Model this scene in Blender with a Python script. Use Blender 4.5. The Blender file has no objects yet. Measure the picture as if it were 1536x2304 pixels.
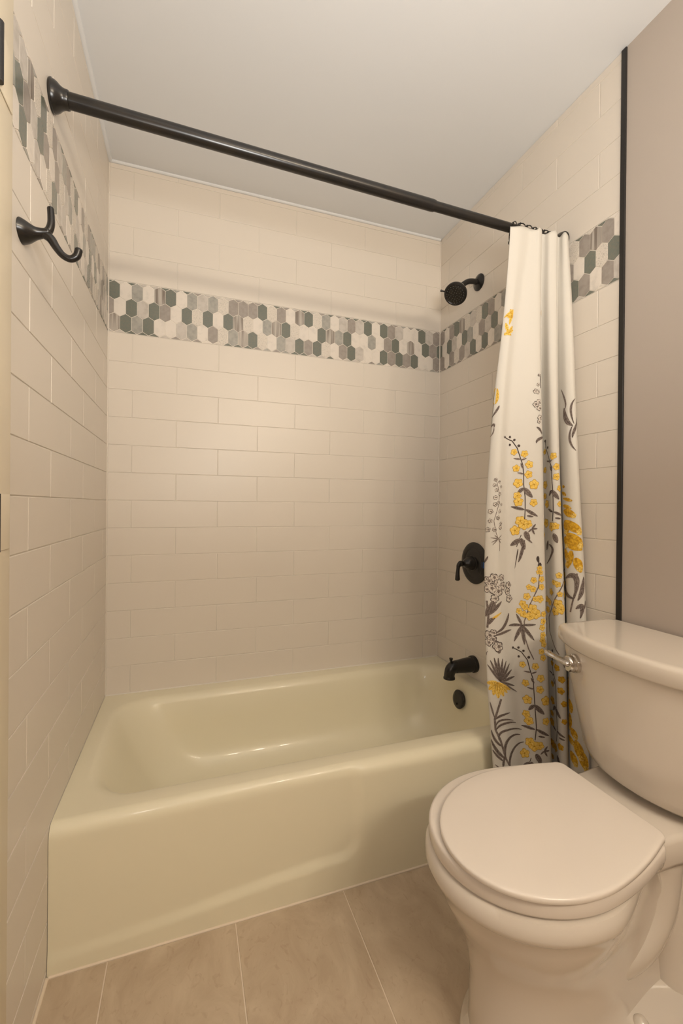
import bpy, bmesh, math, random
from mathutils import Vector, Matrix

# ---------------------------------------------------------------- camera, light, exposure
SC = bpy.context.scene
COL = SC.collection
cam_data = bpy.data.cameras.new('camera')
cam = bpy.data.objects.new('camera', cam_data); COL.objects.link(cam)
F_PX = 982.86
cam_data.sensor_fit = 'VERTICAL'; cam_data.sensor_height = 36.0; cam_data.sensor_width = 24.0
cam_data.lens = F_PX * 36.0 / 2304.0
cam_data.shift_y = -12.3 / 2304.0
cam_data.clip_start = 0.02
yaw, pit, rol = math.radians(19.3701), math.radians(-0.1305), math.radians(0.5152)
fw = Vector((math.sin(yaw) * math.cos(pit), math.cos(yaw) * math.cos(pit), math.sin(pit)))
rt = Vector((math.cos(yaw), -math.sin(yaw), 0)); up = rt.cross(fw)
R_ = rt * math.cos(rol) + up * math.sin(rol); U_ = -rt * math.sin(rol) + up * math.cos(rol)
M = Matrix((R_, U_, -fw)).transposed().to_4x4(); M.translation = Vector((0.2826, -1.8056, 1.0354))
cam.matrix_world = M
SC.camera = cam
SC.view_settings.view_transform = 'Standard'; SC.view_settings.look = 'None'
SC.view_settings.gamma = 1.0; SC.view_settings.use_curve_mapping = False
SC.view_settings.exposure = 0.22

world = bpy.data.worlds.new('world'); SC.world = world; world.use_nodes = True
world.node_tree.nodes['Background'].inputs[0].default_value = (1.0, 0.82, 0.62, 1)
world.node_tree.nodes['Background'].inputs[1].default_value = 0.15

def area(name, loc, target, sx, sy, power, col, spread=180):
    l = bpy.data.lights.new(name, 'AREA'); l.shape = 'RECTANGLE'; l.size = sx; l.size_y = sy
    l.energy = power; l.color = col; l.spread = math.radians(spread)
    o = bpy.data.objects.new(name, l); COL.objects.link(o); o.location = loc
    o.rotation_euler = (Vector(target) - Vector(loc)).to_track_quat('-Z', 'Y').to_euler(); return o
def point(name, loc, rad, power, col):
    l = bpy.data.lights.new(name, 'POINT'); l.shadow_soft_size = rad; l.energy = power; l.color = col
    o = bpy.data.objects.new(name, l); COL.objects.link(o); o.location = loc; return o
WARM = (1.0, 0.895, 0.725)
for i, px_ in enumerate((0.72, 0.97, 1.22)):
    point('vanity_bulb_light', (px_, -2.60, 1.86), 0.05, 11.2, WARM)
area('flash_light', (0.13, -1.83, 1.16), (0.6, 0.0, 0.55), 0.12, 0.07, 1.45, (1.0, 0.94, 0.86))
area('bounced_flash_light', (0.50, -1.95, 1.30), (0.60, -1.30, 2.3), 0.30, 0.25, 9.0, (1.0, 0.985, 0.95), 145)

# ---------------------------------------------------------------- helpers
def lin(c):
    return tuple(((v / 255) / 12.92 if v / 255 <= 0.04045 else ((v / 255 + 0.055) / 1.055) ** 2.4) for v in c) + (1.0,)
def mat(name, col, rough=0.5, spec=0.5, metal=0.0, coat=0.0, noise=None, bump=None):
    """noise=(scale, colour2, lo, hi)   bump=(scale, strength, distance)"""
    m = bpy.data.materials.new(name); m.use_nodes = True; nt = m.node_tree
    b = nt.nodes['Principled BSDF']
    b.inputs['Base Color'].default_value = lin(col); b.inputs['Roughness'].default_value = rough
    b.inputs['Specular IOR Level'].default_value = spec; b.inputs['Metallic'].default_value = metal
    b.inputs['Coat Weight'].default_value = coat; b.inputs['Coat Roughness'].default_value = 0.04
    tc = nt.nodes.new('ShaderNodeTexCoord')
    if noise:
        n = nt.nodes.new('ShaderNodeTexNoise'); n.inputs['Scale'].default_value = noise[0]; n.inputs['Detail'].default_value = 6
        nt.links.new(tc.outputs['Object'], n.inputs['Vector'])
        r = nt.nodes.new('ShaderNodeValToRGB'); r.color_ramp.elements[0].position = noise[2]; r.color_ramp.elements[1].position = noise[3]
        r.color_ramp.elements[0].color = lin(col); r.color_ramp.elements[1].color = lin(noise[1])
        nt.links.new(n.outputs['Fac'], r.inputs['Fac']); nt.links.new(r.outputs['Color'], b.inputs['Base Color'])
    if bump:
        n2 = nt.nodes.new('ShaderNodeTexNoise'); n2.inputs['Scale'].default_value = bump[0]; n2.inputs['Detail'].default_value = 4
        nt.links.new(tc.outputs['Object'], n2.inputs['Vector'])
        bp = nt.nodes.new('ShaderNodeBump'); bp.inputs['Strength'].default_value = bump[1]; bp.inputs['Distance'].default_value = bump[2]
        nt.links.new(n2.outputs['Fac'], bp.inputs['Height']); nt.links.new(bp.outputs['Normal'], b.inputs['Normal'])
    return m
def stripe_mat(name, c1, c2, scale, rough=0.3):
    m = mat(name, c1, rough); nt = m.node_tree; b = nt.nodes['Principled BSDF']
    tc = nt.nodes.new('ShaderNodeTexCoord'); mp = nt.nodes.new('ShaderNodeMapping'); mp.inputs['Scale'].default_value = (1, 1, 0.06)
    n = nt.nodes.new('ShaderNodeTexNoise'); n.inputs['Scale'].default_value = scale; n.inputs['Detail'].default_value = 3
    r = nt.nodes.new('ShaderNodeValToRGB'); r.color_ramp.elements[0].position = 0.38; r.color_ramp.elements[1].position = 0.62
    r.color_ramp.elements[0].color = lin(c1); r.color_ramp.elements[1].color = lin(c2)
    nt.links.new(tc.outputs['Object'], mp.inputs['Vector']); nt.links.new(mp.outputs['Vector'], n.inputs['Vector'])
    nt.links.new(n.outputs['Fac'], r.inputs['Fac']); nt.links.new(r.outputs['Color'], b.inputs['Base Color'])
    return m
def obj(name, bm, mats, parent=None, smooth=True, auto=40, recalc=True):
    if recalc: bmesh.ops.recalc_face_normals(bm, faces=bm.faces)
    me = bpy.data.meshes.new(name); bm.to_mesh(me); bm.free()
    if not isinstance(mats, (list, tuple)): mats = [mats]
    for m in mats: me.materials.append(m)
    if smooth:
        me.polygons.foreach_set('use_smooth', [True] * len(me.polygons))
        if auto: me.set_sharp_from_angle(angle=math.radians(auto))
    o = bpy.data.objects.new(name, me); COL.objects.link(o)
    if parent: o.parent = parent
    return o
def thing(name, label, cat, loc=(0, 0, 0), group=None):
    o = bpy.data.objects.new(name, None); COL.objects.link(o); o.location = loc; o.empty_display_size = 0.05
    o['label'] = label; o['category'] = cat
    if group: o['group'] = group
    return o
def tag(o, label, cat, group=None):
    o['label'] = label; o['category'] = cat
    if group: o['group'] = group
    return o
def struct(o, label=None, cat=None):
    o['kind'] = 'structure'
    if label: o['label'] = label
    if cat: o['category'] = cat
    return o
def shift(bm, v):
    for q in bm.verts: q.co += Vector(v)
    return bm
def add_box(bm, lo, hi, mi=0, bev=0.0):
    r = bmesh.ops.create_cube(bm, size=1.0); vs = r['verts']
    for v in vs:
        v.co = Vector([lo[i] + (v.co[i] + 0.5) * (hi[i] - lo[i]) for i in range(3)])
    fs = set(f for v in vs for f in v.link_faces)
    for f in fs: f.material_index = mi
    if bev:
        es = list(set(e for f in fs for e in f.edges))
        bmesh.ops.bevel(bm, geom=es, offset=bev, segments=3, affect='EDGES', profile=0.5)
    return bm
def loft(bm, loops, cap0=True, cap1=True, closed=True, mi=0):
    vs = [[bm.verts.new(p) for p in l] for l in loops]; n = len(vs[0])
    for a, b in zip(vs, vs[1:]):
        for i in range(n if closed else n - 1):
            j = (i + 1) % n
            f = bm.faces.new((a[i], a[j], b[j], b[i])); f.material_index = mi
    for c, l in ((cap0, vs[0]), (cap1, vs[-1])):
        if c:
            ctr = sum((v.co for v in l), Vector()) / n; cv = bm.verts.new(ctr)
            for i in range(n):
                f = bm.faces.new((l[i], l[(i + 1) % n], cv)); f.material_index = mi
    return bm
def frame(d):
    d = Vector(d).normalized(); a = Vector((0, 0, 1)) if abs(d.z) < 0.9 else Vector((1, 0, 0))
    x = a.cross(d).normalized(); return x, d.cross(x), d
def lathe(bm, base, axis, prof, n=40, mi=0, caps=True):
    """prof: (distance along axis, radius)"""
    x, y, d = frame(axis); base = Vector(base)
    loops = [[base + d * h + (x * math.cos(2 * math.pi * k / n) + y * math.sin(2 * math.pi * k / n)) * max(r, 1e-5) for k in range(n)] for h, r in prof]
    return loft(bm, loops, caps, caps, mi=mi)
def smooth_path(P, n=6):
    out = []; P = [Vector(p) for p in P]
    for i in range(len(P) - 1):
        a, b, c, d = P[max(i - 1, 0)], P[i], P[i + 1], P[min(i + 2, len(P) - 1)]
        for k in range(n):
            t = k / n
            out.append(0.5 * ((2 * b) + (c - a) * t + (2 * a - 5 * b + 4 * c - d) * t * t + (3 * b - a - 3 * c + d) * t ** 3))
    out.append(P[-1]); return out
def tube(bm, P, R, n=20, mi=0, sub=6, flat=(1, 1)):
    """P control points, R radii; smooth swept tube with rounded ends; flat scales the two cross axes"""
    pts = smooth_path(P, sub)
    RR = smooth_path([(r, 0, 0) for r in R], sub); RR = [q.x for q in RR]
    loops = []; prev = None
    for i, p in enumerate(pts):
        d = (pts[min(i + 1, len(pts) - 1)] - pts[max(i - 1, 0)]).normalized()
        if prev is None: x, y, _ = frame(d)
        else:
            x = (prev - d * prev.dot(d)).normalized(); y = d.cross(x)
        prev = x
        loops.append((p, d, x, y, RR[i]))
    L = []
    p, d, x, y, r = loops[0]
    for a in (80, 50, 25): L.append((p - d * r * math.sin(math.radians(a)) * 0.6, x, y, r * math.cos(math.radians(a))))
    for p, d, x, y, r in loops: L.append((p, x, y, r))
    for a in (25, 50, 80): L.append((p + d * r * math.sin(math.radians(a)) * 0.6, x, y, r * math.cos(math.radians(a))))
    return loft(bm, [[p + (x * math.cos(2 * math.pi * k / n) * flat[0] + y * math.sin(2 * math.pi * k / n) * flat[1]) * r for k in range(n)] for p, x, y, r in L], mi=mi)
def clip(poly, u0, u1, z0, z1):
    def cut(P, f, g):
        out = []
        for i in range(len(P)):
            a, b = P[i], P[(i + 1) % len(P)]; fa, fb = f(a), f(b)
            if fa >= 0: out.append(a)
            if (fa >= 0) != (fb >= 0):
                t = fa / (fa - fb); out.append((a[0] + (b[0] - a[0]) * t, a[1] + (b[1] - a[1]) * t))
        return out
    for f in (lambda p: p[0] - u0, lambda p: u1 - p[0], lambda p: p[1] - z0, lambda p: z1 - p[1]):
        poly = cut(poly, f, None)
        if len(poly) < 3: return []
    return poly
def raised(bm, poly, mp, h, bev, mi=0, tilt=(0, 0)):
    """a small tile: base outline, bevelled shoulder, face raised by h along the wall normal"""
    n = len(poly); cx = sum(p[0] for p in poly) / n; cz = sum(p[1] for p in poly) / n
    area2 = sum(poly[i][0] * poly[(i + 1) % n][1] - poly[(i + 1) % n][0] * poly[i][1] for i in range(n))
    if abs(area2) < 2e-6: return
    rad = max(math.hypot(p[0] - cx, p[1] - cz) for p in poly)
    def inset(q, b):
        out = []
        for i in range(n):
            p0, p1, p2 = q[i - 1], q[i], q[(i + 1) % n]
            e1 = Vector((p1[0] - p0[0], p1[1] - p0[1])); e2 = Vector((p2[0] - p1[0], p2[1] - p1[1]))
            if e1.length < 1e-7 or e2.length < 1e-7: out.append(p1); continue
            e1.normalize(); e2.normalize(); s = 1 if area2 > 0 else -1
            n1 = Vector((-e1.y, e1.x)) * s; n2 = Vector((-e2.y, e2.x)) * s
            m = n1 + n2
            if m.length < 1e-6: out.append(p1); continue
            m = m / m.dot(n1) if abs(m.dot(n1)) > 0.3 else m
            out.append((p1[0] + m.x * b, p1[1] + m.y * b))
        return out
    if rad < 4 * bev: bev = 0.0001
    lv = [(poly, 0), (poly, h - bev), (inset(poly, bev * 0.35), h - bev * 0.35), (inset(poly, bev), h)]
    rows = []
    for q, hh in lv:
        rows.append([bm.verts.new(mp(u, z, hh + (tilt[0] * (u - cx) + tilt[1] * (z - cz) if hh > h * 0.4 else 0))) for u, z in q])
    for a, b in zip(rows, rows[1:]):
        for i in range(n):
            j = (i + 1) % n; f = bm.faces.new((a[i], a[j], b[j], b[i])); f.material_index = mi
    f = bm.faces.new(rows[-1]); f.material_index = mi

# ---------------------------------------------------------------- materials
M_tile = mat('white_wall_tile', (222, 213, 201), 0.36, 0.5, bump=(9, 0.05, 0.002))
M_grout = mat('wall_grout', (226, 219, 208), 0.7)
M_ceil = mat('ceiling_paint', (224, 225, 226), 0.85, 0.2, bump=(60, 0.08, 0.001))
M_wallpaint = mat('taupe_wall_paint', (180, 169, 159), 0.7, 0.25, bump=(140, 0.08, 0.0006))
M_jamb = mat('cream_gloss_paint', (226, 214, 190), 0.35)
M_tub = mat('cream_tub_enamel', (230, 222, 196), 0.32, 0.35, coat=0.18)
M_porc = mat('white_porcelain', (216, 206, 193), 0.10, 0.5, coat=0.3)
M_seat = mat('white_seat_plastic', (224, 214, 203), 0.18)
M_black = mat('oil_rubbed_black_metal', (30, 28, 27), 0.27, 0.65, metal=0.25, noise=(30, (38, 34, 30), 0.4, 0.65))
M_trim = mat('black_edge_trim', (30, 27, 25), 0.4)
M_chrome = mat('chrome', (205, 200, 195), 0.08, metal=1.0)
M_tape = mat('white_thread_tape', (235, 230, 215), 0.5)
M_blue = mat('blue_tape', (40, 80, 140), 0.6)
M_caulk = mat('cream_caulk', (226, 210, 188), 0.6)
M_nozzle = mat('grey_nozzle_rubber', (92, 88, 82), 0.6)
M_hex = {
    'D': mat('dark_green_grey_glass', (110, 117, 108), 0.22, noise=(160, (124, 121, 109), 0.35, 0.7)),
    'W': mat('white_marble_hex', (226, 217, 206), 0.3, noise=(40, (210, 202, 192), 0.5, 0.75)),
    'G': mat('grey_hex', (172, 168, 160), 0.3, noise=(60, (150, 148, 140), 0.4, 0.7)),
    'L': mat('light_taupe_hex', (202, 194, 185), 0.3, noise=(50, (184, 176, 166), 0.45, 0.7)),
    'T': mat('taupe_hex', (162, 153, 145), 0.3, noise=(60, (148, 139, 130), 0.4, 0.7)),
    'S': mat('speckled_hex', (218, 209, 197), 0.45, noise=(420, (168, 160, 148), 0.56, 0.64), bump=(420, 0.5, 0.001)),
    'B': stripe_mat('striped_brown_hex', (188, 180, 170), (128, 117, 107), 75),
}
HK = list(M_hex.keys())
M_hexgrout = mat('mosaic_grout', (232, 224, 212), 0.6)
M_cloth = mat('white_curtain_cloth', (206, 201, 192), 0.85, 0.15, bump=(900, 0.12, 0.0006))
b_ = M_cloth.node_tree.nodes['Principled BSDF']
M_print = {
    'y': mat('printed_pale_yellow', (232, 200, 108), 0.85, 0.1, noise=(180, (222, 178, 74), 0.4, 0.62)),
    'k': mat('printed_deep_yellow', (216, 170, 52), 0.85, 0.1, noise=(150, (170, 122, 34), 0.42, 0.66)),
    'g': mat('printed_grey_leaf', (112, 100, 94), 0.85, 0.1, noise=(260, (140, 128, 120), 0.45, 0.66)),
    'd': mat('printed_dark_grey', (78, 68, 64), 0.85, 0.1),
    'o': mat('printed_pale_grey', (206, 197, 186), 0.85, 0.1, noise=(300, (120, 110, 104), 0.5, 0.6)),
    'p': mat('printed_light_yellow', (232, 200, 110), 0.85, 0.1, noise=(420, (110, 84, 40), 0.56, 0.62)),
    'q': mat('printed_ochre_line', (176, 132, 46), 0.85, 0.1),
}
PK = list(M_print.keys())

# ---------------------------------------------------------------- the room
W = 1.4057; H = 0.1031; L = 0.3113; BG = 1.6659; BB = 1.6702; BT = 1.8619; ZC = 2.299
YT = -0.9172                         # where the tile ends on the side walls
TUB_D = 0.700; TUB_Z = 0.3244; YEND = -2.75
random.seed(4)
TH = 0.0018                          # tile face height above the grout bed
def tile_rows(zmin, zmax):
    rows = []; k = 0
    while BG - (k + 1) * H > zmin - H:
        hi = BB if k == 0 else BG - k * H
        rows.append((max(BG - (k + 1) * H, zmin), hi, k)); k += 1
    k = 0
    while BT + k * H < zmax:
        rows.append((BT + k * H, min(BT + (k + 1) * H, zmax), -1 - k)); k += 1
    return [r for r in rows if r[1] - r[0] > 0.006]
def tiled(name, mp, u1, phase_even, phase_odd, zmin):
    bm = bmesh.new()
    vs = [bm.verts.new(mp(u, z, 0)) for u, z in ((0, zmin), (u1, zmin), (u1, ZC), (0, ZC))]
    f = bm.faces.new(vs); f.material_index = 1
    vs = [bm.verts.new(mp(u, z, -0.03)) for u, z in ((0, zmin), (u1, zmin), (u1, ZC), (0, ZC))]
    bm.faces.new(vs).material_index = 1
    g = 0.0010
    for z0, z1, k in tile_rows(zmin, ZC):
        ph = phase_even if k % 2 == 0 else phase_odd
        u = ph - math.ceil(ph / L) * L - L
        while u < u1:
            a, b = max(u, 0), min(u + L, u1)
            if b - a > 0.006:
                raised(bm, [(a + g, z0 + g), (b - g, z0 + g), (b - g, z1 - g), (a + g, z1 - g)], mp, TH, 0.0011, 0,
                       (random.uniform(-.0008, .0008), random.uniform(-.0014, .0014)))
            u += L
    return struct(obj(name, bm, [M_tile, M_grout], smooth=False, recalc=False))
mp_back = lambda u, z, h: Vector((u, 0.0 - h + TH, z))
mp_left = lambda u, z, h: Vector((0.0 + h - TH, -u, z))
mp_right = lambda u, z, h: Vector((W - h + TH, -u, z))
wb = tiled('wall_back', mp_back, W, 0.0822, 0.0822 + L / 2, 0.0)
wl = tiled('wall_left', mp_left, 0.955, 0.836, 0.6955, 0.0)
wr = tiled('wall_right', mp_right, -YT, 0.8484, 0.8484 - L / 2, 0.0)
for o, fl in ((wb, False), (wl, False), (wr, False)):
    bm = bmesh.new(); bm.from_mesh(o.data)
    ctr = Vector((W / 2, -0.5, 1.2))
    for f in bm.faces:
        if f.normal.dot(ctr - f.calc_center_median()) < 0: f.normal_flip()
    bm.to_mesh(o.data); bm.free()

R1 = 'DWGWBDWGLGSTTTDSTWBDSGWLTLDWDTLWWDLTW'
R2 = 'TWDLDTWDSDWDBSWGBDSWWDBGDWWGWTDWBWDTDD'
R3 = 'BDGDWWLGWTSGBDSWGLDTDSWTDLWWDTDTDWWTT'
Q1 = 'TWTDBSLSDTWGLDSWTWDSTBTWW'
Q2 = 'DWDLWDGWTLDWGTSDLWGTWDSDD'
Q3 = 'TWTSTLDWDWGTDWLSGWDDTWTLL'
def rnd_row(s, n=26):
    r = random.Random(s); out = ''
    while len(out) < n:
        c = r.choice('DDDWWWWGTTLLSSB')
        if out and out[-1] == c == 'D' and r.random() < 0.7: continue
        out += c
    return out
def mosaic(rows, mp, u1, parent):
    bm = bmesh.new(); hw = 0.0195; t = 0.0112; pz = 0.0596; Hh = 0.0708
    vs = [bm.verts.new(mp(u, z, TH * 0.55)) for u, z in ((0, BB), (u1, BB), (u1, BT), (0, BT))]
    bm.faces.new(vs).material_index = len(HK)
    zc0 = BT - 0.0358
    rr = random.Random(u1)
    for ri in range(-1, 4):
        zc = zc0 - ri * pz; off = hw if ri % 2 == 0 else 0.0
        n = int(u1 / 0.039) + 3
        for k in range(n):
            uc = off + k * 0.03905
            key = rows[ri][min(k, len(rows[ri]) - 1)] if 0 <= ri < 3 else rr.choice('DTGLSDTW')
            g = 0.0008; w = hw - g; hh = Hh / 2 - g * 1.15; sh = hh - t
            P = [(uc - w, zc - sh), (uc, zc - hh), (uc + w, zc - sh), (uc + w, zc + sh), (uc, zc + hh), (uc - w, zc + sh)]
            P = clip(P, 0.0006, u1 - 0.0006, BB + 0.0012, BT - 0.0018)
            if P: raised(bm, P, mp, TH + 0.0004, 0.0004, HK.index(key))
    o = obj('mosaic_band', bm, [M_hex[k] for k in HK] + [M_hexgrout], parent, smooth=False)
    bm = bmesh.new(); bm.from_mesh(o.data); ctr = Vector((W / 2, -0.5, 1.76))
    for f in bm.faces:
        if f.normal.dot(ctr - f.calc_center_median()) < 0: f.normal_flip()
    bm.to_mesh(o.data); bm.free()
    return o
mosaic((R1, R2, R3), mp_back, W, wb)
mosaic((rnd_row(11), rnd_row(12), rnd_row(13)), mp_left, 0.955, wl)
mosaic((Q1, Q2, Q3), mp_right, -YT, wr)

def slab(name, lo, hi, m, **kw):
    return struct(obj(name, add_box(bmesh.new(), lo, hi), m, smooth=False), **kw)
slab('ceiling', (-0.12, YEND - 0.1, ZC), (W + 0.15, 0.05, ZC + 0.08), M_ceil)
slab('wall_front', (-0.12, YEND - 0.1, 0.0), (W + 0.15, YEND, ZC), M_wallpaint)
slab('wall_left_near', (-0.12, YEND, 0.0), (0.0, -0.99, ZC), M_wallpaint)
slab('wall_right_near', (W + 0.001, YEND, 0.0), (W + 0.15, YT - 0.0145, ZC), M_wallpaint)
# black metal edge strip where the tile stops
bm = bmesh.new(); add_box(bm, (W - 0.004, YT - 0.0145, 0.0), (W + 0.02, YT, ZC - 0.002), bev=0.0012)
struct(obj('trim_1', bm, M_trim, smooth=False))
# painted door jamb at the left edge of the view
bm = bmesh.new(); add_box(bm, (-0.02, -1.13, 0.0), (0.020, -0.985, ZC - 0.002), bev=0.004)
struct(obj('trim_2', bm, M_jamb, smooth=True))
# caulk beads along ceiling and tub
def bead(name, a, b, r, m):
    bm = bmesh.new(); lathe(bm, a, Vector(b) - Vector(a), [(0, r), ((Vector(b) - Vector(a)).length, r)], n=16)
    return struct(obj(name, bm, m))
bead('trim_3', (0.002, -0.004, ZC - 0.001), (0.002, -0.98, ZC - 0.001), 0.009, M_ceil)
bead('trim_4', (0.004, -0.002, ZC - 0.001), (W - 0.004, -0.002, ZC - 0.001), 0.007, M_ceil)

bead('trim_7', (0.0008, -0.0008, 0.33), (0.0008, -0.0008, ZC - 0.01), 0.0028, M_tile)
bead('trim_8', (W - 0.0008, -0.0008, 0.33), (W - 0.0008, -0.0008, ZC - 0.01), 0.0028, M_tile)
bead('trim_9', (0.001, -0.001, TUB_Z + 0.001), (W - 0.001, -0.001, TUB_Z + 0.001), 0.003, M_grout)
# floor: long stone-look tiles
M_stone = bpy.data.materials.new('beige_stone_tile'); M_stone.use_nodes = True
nt = M_stone.node_tree; b = nt.nodes['Principled BSDF']; b.inputs['Roughness'].default_value = 0.42
tc = nt.nodes.new('ShaderNodeTexCoord'); mpn = nt.nodes.new('ShaderNodeMapping'); mpn.inputs['Scale'].default_value = (1.6, 1.0, 1)
mpn.inputs['Rotation'].default_value = (0, 0, 0.25)
n1 = nt.nodes.new('ShaderNodeTexNoise'); n1.inputs['Scale'].default_value = 7; n1.inputs['Detail'].default_value = 9; n1.inputs['Roughness'].default_value = 0.62; n1.inputs['Distortion'].default_value = 0.9
r1 = nt.nodes.new('ShaderNodeValToRGB'); r1.color_ramp.elements[0].position = 0.3; r1.color_ramp.elements[1].position = 0.7
r1.color_ramp.elements[0].color = lin((176, 156, 132)); r1.color_ramp.elements[1].color = lin((202, 184, 159))
n2 = nt.nodes.new('ShaderNodeTexNoise'); n2.inputs['Scale'].default_value = 26; n2.inputs['Detail'].default_value = 8; n2.inputs['Distortion'].default_value = 2.0
r2 = nt.nodes.new('ShaderNodeValToRGB'); r2.color_ramp.elements[0].position = 0.30; r2.color_ramp.elements[1].position = 0.42
r2.color_ramp.elements[0].color = (1, 1, 1, 1); r2.color_ramp.elements[1].color = (0, 0, 0, 1)
mx = nt.nodes.new('ShaderNodeMixRGB'); mx.inputs['Color2'].default_value = lin((150, 122, 96))
ma = nt.nodes.new('ShaderNodeMath'); ma.operation = 'MULTIPLY'; ma.inputs[1].default_value = 0.28
nt.links.new(tc.outputs['Object'], mpn.inputs['Vector']); nt.links.new(mpn.outputs['Vector'], n1.inputs['Vector']); nt.links.new(mpn.outputs['Vector'], n2.inputs['Vector'])
nt.links.new(n1.outputs['Fac'], r1.inputs['Fac']); nt.links.new(n2.outputs['Fac'], r2.inputs['Fac'])
nt.links.new(r2.outputs['Color'], ma.inputs[0]); nt.links.new(ma.outputs[0], mx.inputs['Fac'])
nt.links.new(r1.outputs['Color'], mx.inputs['Color1']); nt.links.new(mx.outputs['Color'], b.inputs['Base Color'])
M_fgrout = mat('floor_grout', (226, 210, 190), 0.7)
bm = bmesh.new()
add_box(bm, (-0.1, YEND, -0.06), (W + 0.1, 0.0, -0.0015), 1)
mp_floor = lambda u, y, h: Vector((u, y, h - 0.0015))
xs = [0.003, 0.1192 + 0.0] + [0.1192 + 0.2829 * k for k in range(1, 5)]; xs = [x for x in xs if x < W] + [W]
for i in range(len(xs) - 1):
    y = -TUB_D - 0.004
    while y > YEND:
        y2 = max(y - 0.5658, YEND)
        raised(bm, [(xs[i] + 0.0014, y2 + 0.0014), (xs[i + 1] - 0.0014, y2 + 0.0014), (xs[i + 1] - 0.0014, y - 0.0014), (xs[i] + 0.0014, y - 0.0014)], mp_floor, 0.0015, 0.0006, 0)
        y = y2
struct(obj('floor', bm, [M_stone, M_fgrout], smooth=False))

# ---------------------------------------------------------------- bathtub
def rrect(x0, x1, y0, y1, r, z, n=14, e=1.0):
    """rounded rectangle, same count and order for every loop; ry stays in proportion"""
    P = []
    m = 18
    for (cx, cy, a0) in ((x1 - r, y1 - r, 0), (x0 + r, y1 - r, 90), (x0 + r, y0 + r, 180), (x1 - r, y0 + r, 270)):
        for k in range(n + 1):
            a = math.radians(a0 + 90 * k / n); P.append((cx + r * math.cos(a), cy + r * math.sin(a), z))
    # subdivide straights
    out = []; N = len(P)
    for i in range(N):
        out.append(P[i])
        if (i + 1) % (n + 1) == 0:
            q = P[(i + 1) % N]
            for k in range(1, m): out.append(tuple(P[i][j] + (q[j] - P[i][j]) * k / m for j in range(3)))
    return out
tub = thing('bathtub', 'cream enamelled alcove bathtub with panelled apron between the tiled walls', 'bathtub', (W / 2, -TUB_D / 2, 0))
bm = bmesh.new()
G = 0.0008; yfe = -TUB_D + 0.030
loops = [rrect(G, W - G, yfe, -G, 0.0015, TUB_Z - 0.0),
         rrect(0.040, 1.366, -0.628, -0.052, 0.11, TUB_Z - 0.0008),
         rrect(0.052, 1.358, -0.620, -0.060, 0.12, TUB_Z - 0.004),
         rrect(0.062, 1.352, -0.612, -0.068, 0.125, TUB_Z - 0.012),
         rrect(0.074, 1.347, -0.604, -0.076, 0.13, TUB_Z - 0.028),
         rrect(0.110, 1.338, -0.592, -0.088, 0.14, 0.22),
         rrect(0.160, 1.322, -0.578, -0.102, 0.15, 0.13),
         rrect(0.200, 1.300, -0.560, -0.120, 0.15, 0.085),
         rrect(0.250, 1.262, -0.530, -0.150, 0.14, 0.060),
         rrect(0.330, 1.200, -0.480, -0.200, 0.12, 0.050)]
loft(bm, loops, cap0=False, cap1=True)
# apron with a recessed panel and rolled top edge
def sst(a, b, x):
    t = min(max((x - a) / (b - a), 0), 1); return t * t * (3 - 2 * t)
nx = 180
def apron_col(x):
    pts = []
    left = sst(0.02, 0.55, x)
    right = 1 - sst(0.712, 0.742, x)
    for k in range(0, 61):
        z = 0.292 * k / 60
        zb = 0.040 + 0.045 * sst(0.0, 0.75, x)
        # rounded lower right corner of the panel
        dx = max(x - (0.727 - 0.05), 0) ; dz = max((zb + 0.05) - z, 0)
        dist = math.hypot(dx, dz) - 0.05
        inside = 1 - sst(-0.015, 0.015, dist)
        inside *= 1 - sst(0.287, 0.305, z) * 0
        pts.append((x, -TUB_D + 0.0095 * inside * (0.35 + 0.65 * left), z))
    y0 = pts[-1][1]
    # roll from the apron face over onto the deck
    for k in range(1, 13):
        a = math.radians(90 * k / 12)
        r = 0.0324
        yy = y0 + (yfe - y0) * (1 - math.cos(a)); zz = 0.292 + r * math.sin(a)
        pts.append((x, yy, zz))
    return pts
cols = [apron_col(G + (W - 2 * G) * i / nx) for i in range(nx + 1)]
grid = [[bm.verts.new(p) for p in c] for c in cols]
for a, b2 in zip(grid, grid[1:]):
    for i in range(len(a) - 1): bm.faces.new((a[i], b2[i], b2[i + 1], a[i + 1]))
shift(bm, (-W / 2, TUB_D / 2, 0))
obj('shell', bm, M_tub, tub, auto=35)
bm = bmesh.new()
lathe(bm, (1.336, -0.285, 0.248), (-1, 0, 0.14), [(-0.012, 0.030), (0.002, 0.036), (0.006, 0.037), (0.010, 0.033), (0.0115, 0.02), (0.012, 0.0)])
lathe(bm, (1.322, -0.285, 0.232), (-1, 0, 0.14), [(0, 0.004), (0.003, 0.0035), (0.0035, 0.0)], n=12)
shift(bm, (-W / 2, TUB_D / 2, 0)); o = obj('overflow_plate', bm, M_black, tub); o['label'] = 'round black overflow plate'
bm = bmesh.new()
lathe(bm, (1.18, -0.34, 0.049), (0, 0, 1), [(0, 0.032), (0.004, 0.032), (0.006, 0.024), (0.012, 0.02), (0.013, 0.0)])
shift(bm, (-W / 2, TUB_D / 2, 0)); obj('drain_stopper', bm, M_black, tub)
# caulk bead at the foot of the apron and of the left wall
bm = bmesh.new(); lathe(bm, (0.004, -TUB_D - 0.001, 0.0), (1, 0, 0), [(0, 0.0032), (W - 0.01, 0.0032)], n=10)
struct(obj('trim_5', bm, M_caulk))
bm = bmesh.new(); lathe(bm, (0.001, -TUB_D - 0.004, 0.0), (0, -1, 0), [(0, 0.0045), (0.28, 0.0045)], n=10)
struct(obj('trim_6', bm, M_caulk))

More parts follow.
